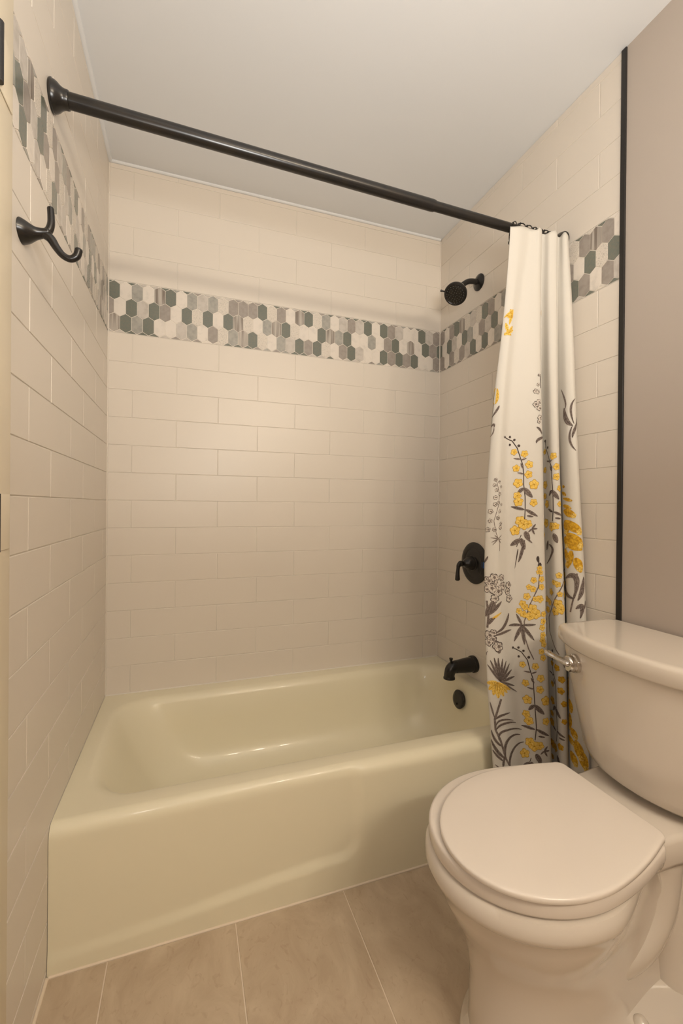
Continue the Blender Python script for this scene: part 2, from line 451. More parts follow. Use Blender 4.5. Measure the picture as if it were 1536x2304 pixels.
# ---------------------------------------------------------------- shower fittings
YF = -0.285
t = thing('tub_spout', 'black metal tub spout with diverter knob on the tiled wall above the tub', 'spout', (W, YF, 0.385))
bm = bmesh.new()
lathe(bm, (0, 0, 0), (-1, 0, -0.03), [(0, 0.034), (0.008, 0.0345), (0.013, 0.0335), (0.015, 0.0305), (0.03, 0.030), (0.05, 0.0285), (0.08, 0.026), (0.095, 0.0245)], n=36)
tube(bm, [(-0.085, 0, -0.001), (-0.100, 0, -0.003), (-0.113, 0, -0.012), (-0.119, 0, -0.027), (-0.120, 0, -0.040)], [0.0248, 0.0240, 0.0228, 0.0212, 0.0215], n=28)
lathe(bm, (-0.120, 0, -0.036), (0, 0, -1), [(0, 0.021), (0.006, 0.0235), (0.010, 0.0235), (0.0105, 0.019), (0.004, 0.017)], n=28, caps=False)
obj('spout_body', bm, M_black, t)
bm = bmesh.new(); lathe(bm, (-0.112, 0, 0.010), (0, 0, 1), [(0, 0.004), (0.010, 0.0038), (0.018, 0.006), (0.024, 0.0078), (0.026, 0.0072), (0.027, 0.0)], n=18)
obj('diverter_knob', bm, M_black, t)

t = thing('shower_valve', 'round black shower valve plate with lever handle pointing down', 'valve', (W, YF + 0.003, 0.802))
bm = bmesh.new()
lathe(bm, (0, 0, 0), (-1, 0, 0), [(0, 0.086), (0.003, 0.0865), (0.006, 0.084), (0.009, 0.072), (0.010, 0.062), (0.0085, 0.060), (0.0085, 0.056), (0.011, 0.050), (0.013, 0.036), (0.014, 0.0)], n=64)
obj('escutcheon', bm, M_black, t)
bm = bmesh.new()
lathe(bm, (-0.010, 0, 0), (-1, 0, 0), [(0, 0.031), (0.004, 0.0315), (0.006, 0.029), (0.022, 0.026), (0.034, 0.020), (0.040, 0.013), (0.046, 0.0095), (0.052, 0.010), (0.058, 0.0125), (0.064, 0.011), (0.067, 0.0)], n=36)
obj('hub', bm, M_black, t)
bm = bmesh.new()
tube(bm, [(-0.060, 0, 0.001), (-0.070, 0, 0.001), (-0.078, 0, -0.006), (-0.081, 0, -0.022), (-0.083, 0, -0.045), (-0.083, 0, -0.064)], [0.009, 0.0092, 0.0085, 0.007, 0.0085, 0.0098], n=20)
obj('lever_handle', bm, M_black, t)
bm = bmesh.new(); add_box(bm, (-0.0095, -0.076, -0.012), (-0.0070, -0.058, 0.012)); o = obj('tape_scrap', bm, M_blue, t, smooth=False); o['label'] = 'small scrap of blue tape'

t = thing('shower_fixture', 'black round shower head on a short bent arm above the mosaic band', 'shower head', (W, YF - 0.009, 1.958))
bm = bmesh.new(); lathe(bm, (0, 0, 0), (-1, 0, 0), [(0, 0.033), (0.003, 0.0335), (0.006, 0.031), (0.010, 0.020), (0.014, 0.012), (0.015, 0.0)], n=40); obj('flange', bm, M_black, t)
bm = bmesh.new(); tube(bm, [(0.0, 0, 0), (-0.03, 0, -0.001), (-0.055, -0.001, -0.007), (-0.075, -0.002, -0.020), (-0.092, -0.003, -0.036)], [0.0108] * 5, n=24); obj('shower_arm', bm, M_black, t)
ax = Vector((-0.66, -0.05, -0.70)).normalized()
p0 = Vector((-0.086, -0.003, -0.031))
bm = bmesh.new(); lathe(bm, p0, ax, [(0, 0.0125), (0.004, 0.0125)], n=24); obj('tape_ring', bm, M_tape, t)['label'] = 'white thread seal tape'
p1 = p0 + ax * 0.003
bm = bmesh.new(); lathe(bm, p1, ax, [(0, 0.0115), (0.002, 0.014), (0.012, 0.0145), (0.016, 0.013), (0.022, 0.0155), (0.030, 0.0155), (0.034, 0.010)], n=24); obj('swivel_nut', bm, M_black, t)
ax2 = Vector((-0.56, -0.42, -0.71)).normalized(); p2 = p1 + ax * 0.028
bm = bmesh.new(); lathe(bm, p2, ax2, [(-0.004, 0.010), (0.004, 0.018), (0.012, 0.032), (0.020, 0.041), (0.026, 0.0445), (0.034, 0.0455), (0.038, 0.0440), (0.0400, 0.038), (0.0385, 0.036), (0.0385, 0.030), (0.0400, 0.0285), (0.0405, 0.0)], n=56)
hd = obj('head', bm, M_black, t)
bm = bmesh.new(); x_, y_, d_ = frame(ax2)
for rad, cnt in ((0.008, 6), (0.017, 10), (0.025, 14), (0.033, 20)):
    for k in range(cnt):
        a = 2 * math.pi * (k + rad * 60) / cnt; c = p2 + ax2 * 0.0385 + (x_ * math.cos(a) + y_ * math.sin(a)) * rad
        lathe(bm, c, ax2, [(0, 0.0016), (0.0028, 0.0013), (0.003, 0)], n=8)
obj('nozzles', bm, M_nozzle, t)
side = (Vector((-0.75, 0.35, 0.1)) - ax2 * Vector((-0.75, 0.35, 0.1)).dot(ax2)).normalized()
bm = bmesh.new(); c = p2 + ax2 * 0.030; tube(bm, [c + side * 0.040, c + side * 0.052, c + side * 0.060], [0.003, 0.0032, 0.0048], n=12); obj('mode_lever', bm, M_black, t)

# ---------------------------------------------------------------- curtain rod, rings
ROD_ZA, ROD_ZB = 1.9055, 1.8835
rod_a = Vector((0.0, -0.715, ROD_ZA)); rod_b = Vector((W, -0.715, ROD_ZB)); rd = (rod_b - rod_a).normalized()
t = thing('curtain_rod', 'black metal shower curtain rod spanning the tub alcove', 'curtain rod', rod_a)
bm = bmesh.new(); lathe(bm, rd * 0.030, rd, [(0, 0.0158), (0.900, 0.0158), (0.908, 0.0150), (0.909, 0.0135)], n=40); obj('outer_tube', bm, M_black, t)
bm = bmesh.new(); lathe(bm, rd * 0.900, rd, [(0, 0.0134), (W - 0.900 - 0.02, 0.0134)], n=36); obj('inner_tube', bm, M_black, t)
PF = [(h_ * 0.80, r_ * 0.78) for h_, r_ in [(0, 0.0385), (0.003, 0.0405), (0.0055, 0.0405), (0.007, 0.0385), (0.012, 0.0375), (0.018, 0.034), (0.024, 0.0285), (0.029, 0.0255), (0.034, 0.0240), (0.040, 0.0240), (0.043, 0.0225), (0.044, 0.020)]]
bm = bmesh.new(); lathe(bm, (0, 0, 0), rd, PF, n=48); obj('flange', bm, M_black, t)
bm = bmesh.new(); lathe(bm, rd * (W / rd.x), -rd, PF, n=48); obj('flange', bm, M_black, t)
def ring_mesh():
    bm = bmesh.new(); r = 0.0275; pts = []
    for k in range(0, 21):
        a = math.radians(-32 + 268 * k / 20); pts.append((0.0, r * math.cos(a), r * math.sin(a)))
    tube(bm, pts, [0.0015] * len(pts), n=8, sub=2)
    return bm, pts
bm, rp = ring_mesh()
rings = []
ring = thing('curtain_ring', 'placeholder', 'curtain ring', (0, 0, 0)); obj('wire', bm, M_black, ring)
for q in (rp[0],):
    bm = bmesh.new(); bmesh.ops.create_icosphere(bm, subdivisions=2, radius=0.0072, matrix=Matrix.Translation(q)); obj('end_ball', bm, M_black, ring)
for a in (62, 78, 94, 110):
    bm = bmesh.new(); q = (0, 0.0275 * math.cos(math.radians(a)), 0.0275 * math.sin(math.radians(a)))
    bmesh.ops.create_icosphere(bm, subdivisions=2, radius=0.0034, matrix=Matrix.Translation(q)); obj('roller_ball', bm, M_black, ring)
RX = [1.213, 1.232, 1.262, 1.288, 1.300, 1.326, 1.345, 1.372]
RN = ['first', 'second', 'third', 'fourth', 'fifth', 'sixth', 'seventh', 'eighth']
for i, x in enumerate(RX):
    if i == 0: r = ring
    else:
        r = ring.copy(); COL.objects.link(r)
        for ch in ring.children:
            c = ch.copy(); COL.objects.link(c); c.parent = r
    r.location = (x, -0.715, ROD_ZA + (ROD_ZB - ROD_ZA) * x / W - 0.0105)
    r.rotation_euler = (math.radians(-20 + 6 * ((i * 7) % 4)), 0, math.radians(((i * 5) % 7 - 3) * 6))
    r['label'] = ('black wire curtain ring on the rod at the open left edge of the curtain' if i == 0 else
                  'black curtain ring on the rod, %s from the left above the curtain' % RN[i])
    r['group'] = 'rings holding up the shower curtain'

# ---------------------------------------------------------------- robe hook
t = thing('robe_hook', 'black double robe hook with flared base on the left tiled wall', 'hook', (0.0, -0.884, 1.517))
bm = bmesh.new()
tube(bm, [(0.001, 0, 0), (0.010, 0, 0.0), (0.022, 0, 0.001), (0.032, 0, 0.003), (0.042, 0, 0.006)], [0.0245, 0.0205, 0.0125, 0.0095, 0.0085], n=32, flat=(1.05, 0.85))
obj('post', bm, M_black, t)
bm = bmesh.new(); tube(bm, [(0.034, 0, 0.002), (0.042, 0, 0.010), (0.0455, 0, 0.022), (0.0455, 0, 0.036), (0.0445, 0, 0.050)], [0.0075, 0.0068, 0.0062, 0.0058, 0.0056], n=20); obj('upper_prong', bm, M_black, t)
bm = bmesh.new(); tube(bm, [(0.034, 0, 0.003), (0.045, 0, -0.004), (0.054, 0, -0.018), (0.064, 0, -0.030), (0.076, 0, -0.0345), (0.086, 0, -0.028), (0.0895, 0, -0.016)], [0.008, 0.0078, 0.0068, 0.0062, 0.0062, 0.0066, 0.0068], n=20); obj('lower_prong', bm, M_black, t)

# ---------------------------------------------------------------- door hinges on the jamb
for z0, z1, lab in ((1.636, 1.722, 'upper door hinge on the cream jamb, painted leaf with dark knuckle'), (0.964, 1.048, 'lower door hinge on the cream jamb, painted leaf with dark knuckle')):
    t = thing('door_hinge', lab, 'hinge', (0.0205, -1.035, z0), group=None)
    bm = bmesh.new(); add_box(bm, (0, -0.0115, 0), (0.0016, 0.040, z1 - z0), bev=0.0005); obj('leaf', bm, M_jamb, t)
    bm = bmesh.new(); lathe(bm, (0.003, -0.0175, 0.0), (0, 0, 1), [(0, 0.006), (z1 - z0, 0.006)], n=18); obj('knuckle', bm, M_black, t)

# ---------------------------------------------------------------- toilet
YC = -1.117; TX, TY = 1.05, YC
toilet = thing('toilet', 'white two-piece toilet with closed lid standing in front of the shower curtain', 'toilet', (TX, TY, 0))
def outline(xf, xc, xb, hw, hr, z, skew=0.0, n=26, m=14, ef=1.0, convex=False):
    """closed loop: front half ellipse, tapering flanks, rear edge with round corners"""
    half = []
    for k in range(n + 1):
        a = math.radians(90 * k / n); half.append((xc - (xc - xf) * math.cos(a) ** ef, hw * math.sin(a)))
    rc = min(0.02, hr * 0.5, (xb - xc) * 0.3)
    for k in range(1, m + 1):
        s = k / m; half.append((xc + (xb - rc - xc) * s, hw + (hr - hw) * (s ** 1.7 if convex else s * s * (3 - 2 * s))))
    for k in range(1, 6):
        a = math.radians(90 * k / 5); half.append((xb - rc + rc * math.sin(a), hr - rc + rc * math.cos(a)))
    half.append((xb, hr * 0.3))
    P = half + [(x, -y) for x, y in reversed(half[1:])]
    return [Vector((x - TX, y - skew * max(xb - x, 0), z)) for x, y in P]
def bowl_parts():
    bm = bmesh.new()
    # pedestal and bowl, from the floor up
    secs = [(0.772, 0.95, 1.30, 0.118, 0.112, 0.000), (0.770, 0.95, 1.302, 0.119, 0.113, 0.012), (0.774, 0.95, 1.300, 0.116, 0.110, 0.024),
            (0.788, 0.95, 1.290, 0.104, 0.098, 0.036), (0.784, 0.95, 1.284, 0.097, 0.050, 0.052), (0.788, 0.94, 1.270, 0.095, 0.045, 0.100),
            (0.789, 0.94, 1.250, 0.097, 0.060, 0.150), (0.781, 0.93, 1.235, 0.106, 0.064, 0.195), (0.768, 0.925, 1.228, 0.124, 0.066, 0.235),
            (0.744, 0.92, 1.205, 0.146, 0.074, 0.275), (0.724, 0.92, 1.180, 0.162, 0.086, 0.314), (0.716, 0.92, 1.160, 0.169, 0.096, 0.338),
            (0.712, 0.92, 1.150, 0.173, 0.096, 0.343), (0.704, 0.92, 1.150, 0.180, 0.112, 0.350), (0.701, 0.92, 1.150, 0.183, 0.116, 0.360),
            (0.703, 0.92, 1.150, 0.182, 0.118, 0.374), (0.708, 0.92, 1.150, 0.178, 0.118, 0.383), (0.722, 0.92, 1.148, 0.166, 0.106, 0.386)]
    loft(bm, [outline(s_[0] + 0.010, s_[1], s_[2], s_[3] - 0.003 * (s_[5] > 0.2), s_[4], s_[5], 0.015) for s_ in secs])
    return bm
bm = bowl_parts()
# rear deck that carries the tank
def deck_loop(w0, w1, z, inset=0.0):
    P = []
    xs_ = [1.10, 1.14, 1.18, 1.22, 1.26, 1.30, 1.34, 1.375]
    wsc = [w0, w0, w0 * 1.0, w0 + (w1 - w0) * .35, w0 + (w1 - w0) * .75, w1, w1, w1 - 0.01]
    up_ = [(x, w - inset) for x, w in zip(xs_, wsc)]
    P = up_ + [(1.385, 0.03), (1.385, -0.03)] + [(x, -w) for x, w in reversed(up_)] + [(1.09, -0.03), (1.09, 0.03)]
    return [Vector((x - TX, y, z)) for x, y in P]
loft(bm, [deck_loop(0.106, 0.118, 0.335, 0.012), deck_loop(0.110, 0.122, 0.341, 0.002), deck_loop(0.112, 0.124, 0.352), deck_loop(0.112, 0.124, 0.390), deck_loop(0.112, 0.124, 0.398, 0.003), deck_loop(0.112, 0.124, 0.401, 0.010)])
# trapway bulges on both flanks and rear column
for s in (-1, 1):
    tube(bm, [(0.95 - TX, 0.012 * s, 0.250), (1.00 - TX, 0.022 * s, 0.180), (1.08 - TX, 0.026 * s, 0.135), (1.16 - TX, 0.028 * s, 0.140), (1.215 - TX, 0.028 * s, 0.200), (1.23 - TX, 0.028 * s, 0.300)],
         [0.048, 0.050, 0.050, 0.050, 0.052, 0.054], n=32)
    tube(bm, [(1.25 - TX, 0.040 * s, 0.350), (1.255 - TX, 0.040 * s, 0.24), (1.26 - TX, 0.042 * s, 0.12), (1.265 - TX, 0.045 * s, 0.02)], [0.040, 0.038, 0.038, 0.045], n=24)
bowl = obj('bowl', bm, M_porc, toilet, auto=50)
# bolt caps on the foot
for s in (-1, 1):
    bm = bmesh.new()
    lathe(bm, (1.112 - TX, 0.092 * s, 0.030), (0, 0, 1), [(0, 0.0155), (0.010, 0.0155), (0.018, 0.0135), (0.024, 0.009), (0.0265, 0.004), (0.027, 0)], n=28)
    obj('bolt_cap', bm, M_porc, toilet)
# seat ring
def ring_plate(o, i, z0, z1, bev):
    bm = bmesh.new()
    def OL(d, z): return outline(o[0] + d, o[1], o[2] - d * 0.5, o[3] - d, o[4] - d, z, 0.018, convex=True)
    def IL(d, z): return outline(i[0] - d, i[1], i[2], i[3] + d, i[4] + d, z)
    lo = [IL(0, z0), OL(bev, z0), OL(bev * 0.3, z0 + bev * 0.3), OL(0, z0 + bev), OL(0, z1 - bev), OL(bev * 0.3, z1 - bev * 0.3), OL(bev, z1), IL(0, z1), IL(0, z0)]
    return loft(bm, lo, False, False)
bm = ring_plate((0.718, 0.92, 1.118, 0.173, 0.140), (0.79, 0.93, 1.05, 0.105, 0.09), 0.3885, 0.4195, 0.006)
obj('seat', bm, M_seat, toilet, auto=50)
bm = bmesh.new()
SK = 0.075
LZ = 0.4215; lo = [outline(0.722 + e, 0.925, 1.124 - e, 0.161 - e, 0.128 - e, LZ + dz, SK, convex=True) for e, dz in ((0.004, 0.0), (0.0012, 0.0006), (0.0, 0.002), (0.0, 0.0075), (0.0008, 0.0094), (0.0025, 0.0106), (0.006, 0.0112), (0.035, 0.0118))]
for l_ in lo:
    for q_ in l_: q_.y -= 0.006
loft(bm, lo); obj('lid', bm, M_seat, toilet, auto=50)['label'] = 'closed round seat lid'
for s in (-1, 1):
    bm = bmesh.new(); tube(bm, [(1.125 - TX, 0.035 * s, 0.412), (1.125 - TX, 0.085 * s, 0.412)], [0.010, 0.010], n=16, sub=3)
    lathe(bm, (1.128 - TX, 0.070 * s, 0.397), (0, 0, 1), [(0, 0.014), (0.010, 0.013), (0.013, 0.0)], n=20)
    obj('hinge', bm, M_seat, toilet)
# tank
def tank_loop(w, xfc, bow, z, rc=0.022, xb=1.388, n=40):
    """rear edge, side, then a bowed front; the corner is softened by a few smoothing passes"""
    P = [(xb, 0.0), (xb, w - rc * 0.8)]
    for k in range(1, 5):
        a = math.radians(90 * k / 4); P.append((xb - rc * 0.8 * (1 - math.cos(a)), w - rc * 0.8 + rc * 0.8 * math.sin(a)))
    for k in range(1, 9): P.append((xb - rc * 0.8 + (xfc + 0.004 - xb + rc * 0.8) * (1 - (1 - k / 8) ** 1.6), w))
    for k in range(1, n + 1):
        y = w * (1 - (k / n) ** 1.35); P.append((xfc + 0.004 - (bow + 0.004) * (1 - (y / w) ** 2.2), y))
    for _ in range(5):
        Q = list(P)
        for q in range(8, 32): Q[q] = tuple((P[q - 1][m] + 2 * P[q][m] + P[q + 1][m]) / 4 for m in (0, 1))
        P = Q
    full = P + [(x, -y) for x, y in reversed(P[1:-1])]
    return [Vector((x - TX, y, z)) for x, y in full]
bm = bmesh.new()
TL = [(0.120, 1.262, 0.035, 0.4145), (0.140, 1.245, 0.046, 0.418), (0.1485, 1.237, 0.050, 0.428), (0.155, 1.233, 0.052, 0.445), (0.172, 1.228, 0.055, 0.52), (0.190, 1.224, 0.057, 0.60), (0.204, 1.221, 0.058, 0.665), (0.207, 1.220, 0.058, 0.688)]
loft(bm, [tank_loop(a, b_0, c, z) for a, b_0, c, z in TL])
lathe(bm, (1.29 - TX, 0, 0.398), (0, 0, 1), [(0, 0.06), (0.02, 0.06)], n=28)
tank = obj('tank', bm, M_porc, toilet, auto=45)
bm = bmesh.new()
TLL = [(0.208, 1.220, 0.058, 0.687), (0.214, 1.213, 0.059, 0.688), (0.216, 1.210, 0.060, 0.693), (0.2165, 1.209, 0.060, 0.710), (0.2155, 1.210, 0.060, 0.720), (0.213, 1.213, 0.060, 0.726), (0.208, 1.219, 0.059, 0.7285), (0.200, 1.228, 0.058, 0.7285), (0.192, 1.237, 0.057, 0.7285)]
loft(bm, [tank_loop(a, b_0, c, z, xb=1.396 - (0.008 if i == 7 else 0.016 if i == 8 else 0.0)) for i, (a, b_0, c, z) in enumerate(TLL)])
o = obj('tank_lid', bm, M_porc, toilet, auto=50)
# chrome flush lever
bl = 0.132; xl = 1.225 - 0.062 * (1 - (bl / 0.204) ** 2.2)
bm = bmesh.new()
lathe(bm, (xl - TX + 0.004, bl, 0.652), (-1, 0.25, 0), [(0, 0.0225), (0.005, 0.0230), (0.012, 0.0225), (0.0135, 0.0200), (0.0145, 0.0190), (0.024, 0.0195), (0.028, 0.0170), (0.030, 0.0)], n=40)
lever = obj('flush_lever', bm, M_chrome, toilet); lever['label'] = 'chrome flush lever'
bm = bmesh.new(); q = Vector((xl - TX - 0.018, bl + 0.006, 0.653))
tube(bm, [q, q + Vector((-0.004, 0.016, 0.002)), q + Vector((-0.006, 0.032, 0.004)), q + Vector((-0.010, 0.048, 0.008)), q + Vector((-0.010, 0.058, 0.011))], [0.017, 0.0125, 0.0105, 0.0115, 0.0090], n=20, flat=(1.0, 0.5))
obj('paddle', bm, M_chrome, lever)

# ---------------------------------------------------------------- shower curtain
ZT, ZB = 1.874, 0.05
ROWS = [[(1.1986, -0.7349), (1.1799, -0.7433), (1.2077, -0.7526), (1.2467, -0.7496), (1.2611, -0.7585), (1.2689, -0.7635), (1.2838, -0.7585), (1.2857, -0.7459), (1.2982, -0.7417), (1.3046, -0.7475), (1.3095, -0.7627), (1.3268, -0.7685), (1.3389, -0.7635), (1.3426, -0.753), (1.353, -0.7496), (1.3562, -0.7551), (1.3556, -0.7677), (1.3631, -0.774), (1.3773, -0.7677), (1.3795, -0.7593)],
        [(1.1872, -0.7333), (1.1683, -0.7432), (1.1888, -0.754), (1.2206, -0.7506), (1.2456, -0.7609), (1.2646, -0.7668), (1.2802, -0.7609), (1.2841, -0.7461), (1.2972, -0.7412), (1.3026, -0.7481), (1.3062, -0.7658), (1.3236, -0.7727), (1.3365, -0.7668), (1.342, -0.7545), (1.353, -0.7506), (1.3553, -0.757), (1.3589, -0.7717), (1.3717, -0.7791), (1.3871, -0.7717), (1.3909, -0.7619)],
        [(1.1725, -0.7296), (1.1514, -0.7428), (1.1665, -0.7573), (1.1969, -0.7527), (1.2299, -0.7665), (1.2585, -0.7745), (1.2762, -0.7665), (1.2851, -0.7467), (1.3, -0.7401), (1.3031, -0.7494), (1.301, -0.7731), (1.3164, -0.7824), (1.3314, -0.7745), (1.3414, -0.758), (1.3538, -0.7527), (1.3537, -0.7613), (1.3562, -0.7811), (1.3705, -0.791), (1.3885, -0.7811), (1.3959, -0.7679)],
        [(1.1538, -0.7254), (1.1299, -0.7424), (1.1446, -0.761), (1.1788, -0.7551), (1.2181, -0.7728), (1.2545, -0.783), (1.2743, -0.7728), (1.2886, -0.7474), (1.3054, -0.739), (1.3059, -0.7508), (1.2971, -0.7813), (1.3096, -0.7932), (1.3268, -0.783), (1.3417, -0.7618), (1.3556, -0.7551), (1.353, -0.7661), (1.3521, -0.7915), (1.3657, -0.8042), (1.3868, -0.7915), (1.397, -0.7745)],
        [(1.142, -0.7225), (1.1157, -0.742), (1.1317, -0.7636), (1.1706, -0.7567), (1.2136, -0.7773), (1.2547, -0.789), (1.276, -0.7773), (1.2943, -0.7479), (1.3124, -0.7381), (1.3111, -0.7518), (1.2979, -0.7871), (1.3088, -0.8008), (1.3278, -0.789), (1.3461, -0.7646), (1.3612, -0.7567), (1.35, -0.7759), (1.3469, -0.8051), (1.3603, -0.8197), (1.3833, -0.8052), (1.397, -0.7858)],
        [(1.1317, -0.722), (1.1051, -0.742), (1.1251, -0.764), (1.1687, -0.757), (1.2152, -0.778), (1.2601, -0.79), (1.2816, -0.778), (1.3005, -0.748), (1.3188, -0.738), (1.3173, -0.752), (1.3043, -0.788), (1.3159, -0.802), (1.3351, -0.79), (1.354, -0.765), (1.3694, -0.757), (1.3499, -0.7841), (1.3477, -0.8141), (1.3625, -0.8291), (1.3861, -0.8141), (1.397, -0.7941)],
        [(1.1277, -0.722), (1.1011, -0.742), (1.127, -0.764), (1.1768, -0.757), (1.2224, -0.778), (1.2663, -0.79), (1.2879, -0.778), (1.3068, -0.748), (1.3251, -0.738), (1.3236, -0.752), (1.3128, -0.788), (1.3266, -0.802), (1.3458, -0.79), (1.3647, -0.765), (1.3801, -0.757), (1.3528, -0.7915), (1.352, -0.8217), (1.3682, -0.8368), (1.3919, -0.8217), (1.397, -0.8015)],
        [(1.131, -0.722), (1.1046, -0.742), (1.1354, -0.764), (1.1898, -0.757), (1.2328, -0.778), (1.2741, -0.79), (1.2957, -0.778), (1.3144, -0.748), (1.3327, -0.738), (1.3313, -0.752), (1.3213, -0.788), (1.3358, -0.802), (1.3551, -0.79), (1.3741, -0.765), (1.3894, -0.757), (1.3542, -0.7991), (1.3539, -0.8294), (1.3707, -0.8445), (1.3946, -0.8293), (1.397, -0.809)],
        [(1.1384, -0.722), (1.1125, -0.742), (1.147, -0.764), (1.2049, -0.757), (1.2448, -0.778), (1.2827, -0.79), (1.3042, -0.778), (1.3228, -0.748), (1.3411, -0.738), (1.3397, -0.752), (1.3298, -0.788), (1.3442, -0.802), (1.3636, -0.79), (1.3826, -0.765), (1.397, -0.757), (1.3617, -0.8), (1.3624, -0.83), (1.3802, -0.845), (1.397, -0.83), (1.397, -0.81)],
        [(1.1535, -0.722), (1.1276, -0.742), (1.1623, -0.764), (1.2204, -0.757), (1.258, -0.778), (1.2935, -0.79), (1.3151, -0.778), (1.3336, -0.748), (1.3518, -0.738), (1.3505, -0.752), (1.3385, -0.788), (1.3508, -0.802), (1.3702, -0.79), (1.3893, -0.765), (1.397, -0.757), (1.3684, -0.8), (1.3714, -0.83), (1.3915, -0.845), (1.397, -0.83), (1.397, -0.81)],
        [(1.1687, -0.722), (1.1429, -0.742), (1.1775, -0.764), (1.2356, -0.757), (1.2712, -0.778), (1.3046, -0.79), (1.3261, -0.778), (1.3444, -0.748), (1.3627, -0.738), (1.3614, -0.752), (1.3475, -0.788), (1.3578, -0.802), (1.3771, -0.79), (1.3959, -0.765), (1.397, -0.757), (1.3753, -0.8), (1.3808, -0.83), (1.397, -0.845), (1.397, -0.83), (1.397, -0.81)],
        [(1.1854, -0.722), (1.1596, -0.742), (1.1926, -0.764), (1.2491, -0.757), (1.2842, -0.778), (1.3171, -0.79), (1.3386, -0.778), (1.3568, -0.748), (1.3751, -0.738), (1.3739, -0.752), (1.3582, -0.788), (1.3666, -0.802), (1.3859, -0.79), (1.397, -0.765), (1.397, -0.757), (1.3842, -0.8), (1.3917, -0.83), (1.397, -0.845), (1.397, -0.83), (1.397, -0.81)]]
NSUB = 8; NC = len(ROWS[0]); NR = len(ROWS)
def catmull(a, b, c, d, t):
    return 0.5 * ((2 * b) + (c - a) * t + (2 * a - 5 * b + 4 * c - d) * t * t + (3 * b - a - 3 * c + d) * t ** 3)
_cache = {}
def section(z):
    key = round(z, 5)
    if key in _cache: return _cache[key]
    f = min(max((ZT - z) / (ZT - ZB) * (NR - 1), 0), NR - 1 - 1e-6); i = int(f); t = f - i
    g = lambda k: ROWS[min(max(k, 0), NR - 1)]
    q = [[catmull(g(i - 1)[j][c], g(i)[j][c], g(i + 1)[j][c], g(i + 2)[j][c], t) for c in (0, 1)] for j in range(NC)]
    pts = []
    for j in range(NC - 1):
        a, b, c, d = q[max(j - 1, 0)], q[j], q[j + 1], q[min(j + 2, NC - 1)]
        for k in range(NSUB):
            pts.append(tuple(catmull(a[m], b[m], c[m], d[m], k / NSUB) for m in (0, 1)))
    pts.append(tuple(q[-1]))
    L_ = [0.0]
    for a, b in zip(pts, pts[1:]): L_.append(L_[-1] + math.hypot(b[0] - a[0], b[1] - a[1]))
    _cache[key] = (pts, L_); return _cache[key]
def cloth(u, z):
    z = min(max(z, ZB + 0.001), ZT - 0.001); zq = round(z / 0.0015) * 0.0015
    z0, z1 = zq, zq + 0.0015; res = []
    for zz in (z0, z1):
        pts, L_ = section(zz); uu = min(max(u, 0.0), L_[-1])
        lo, hi = 0, len(L_) - 1
        while hi - lo > 1:
            m = (lo + hi) // 2
            if L_[m] <= uu: lo = m
            else: hi = m
        t = (uu - L_[lo]) / max(L_[hi] - L_[lo], 1e-9)
        res.append((pts[lo][0] + (pts[hi][0] - pts[lo][0]) * t, pts[lo][1] + (pts[hi][1] - pts[lo][1]) * t))
    t = (z - z0) / 0.0015
    return Vector((res[0][0] + (res[1][0] - res[0][0]) * t, res[0][1] + (res[1][1] - res[0][1]) * t, z))
def cloth_n(u, z):
    a = cloth(u - 0.002, z); b = cloth(u + 0.002, z); d = (b - a)
    n = Vector((d.y, -d.x, 0)); n.normalize(); return n
curtain = thing('shower_curtain', 'white shower curtain printed with yellow and grey flowers, drawn to the right wall', 'shower curtain', (1.25, -0.77, ZB))
CO = Vector((1.25, -0.77, ZB))
bm = bmesh.new(); NZ = 150; G2 = []
for r in range(NZ + 1):
    z = ZT + (ZB - ZT) * r / NZ; pts, L_ = section(z)
    n_ = len(pts); row = []
    for i, (x, y) in enumerate(pts):
        zt = z
        if r == 0: zt = z - 0.006 * (0.5 - 0.5 * math.cos(i / n_ * math.pi * 14))
        row.append(bm.verts.new(Vector((x, y, zt)) - CO))
    G2.append(row)
for a, b in zip(G2, G2[1:]):
    for i in range(len(a) - 1): bm.faces.new((a[i], b[i], b[i + 1], a[i + 1]))
cl = obj('cloth', bm, M_cloth, curtain, auto=0, recalc=False)
sol = cl.modifiers.new('thickness', 'SOLIDIFY'); sol.thickness = 0.0012; sol.offset = -1
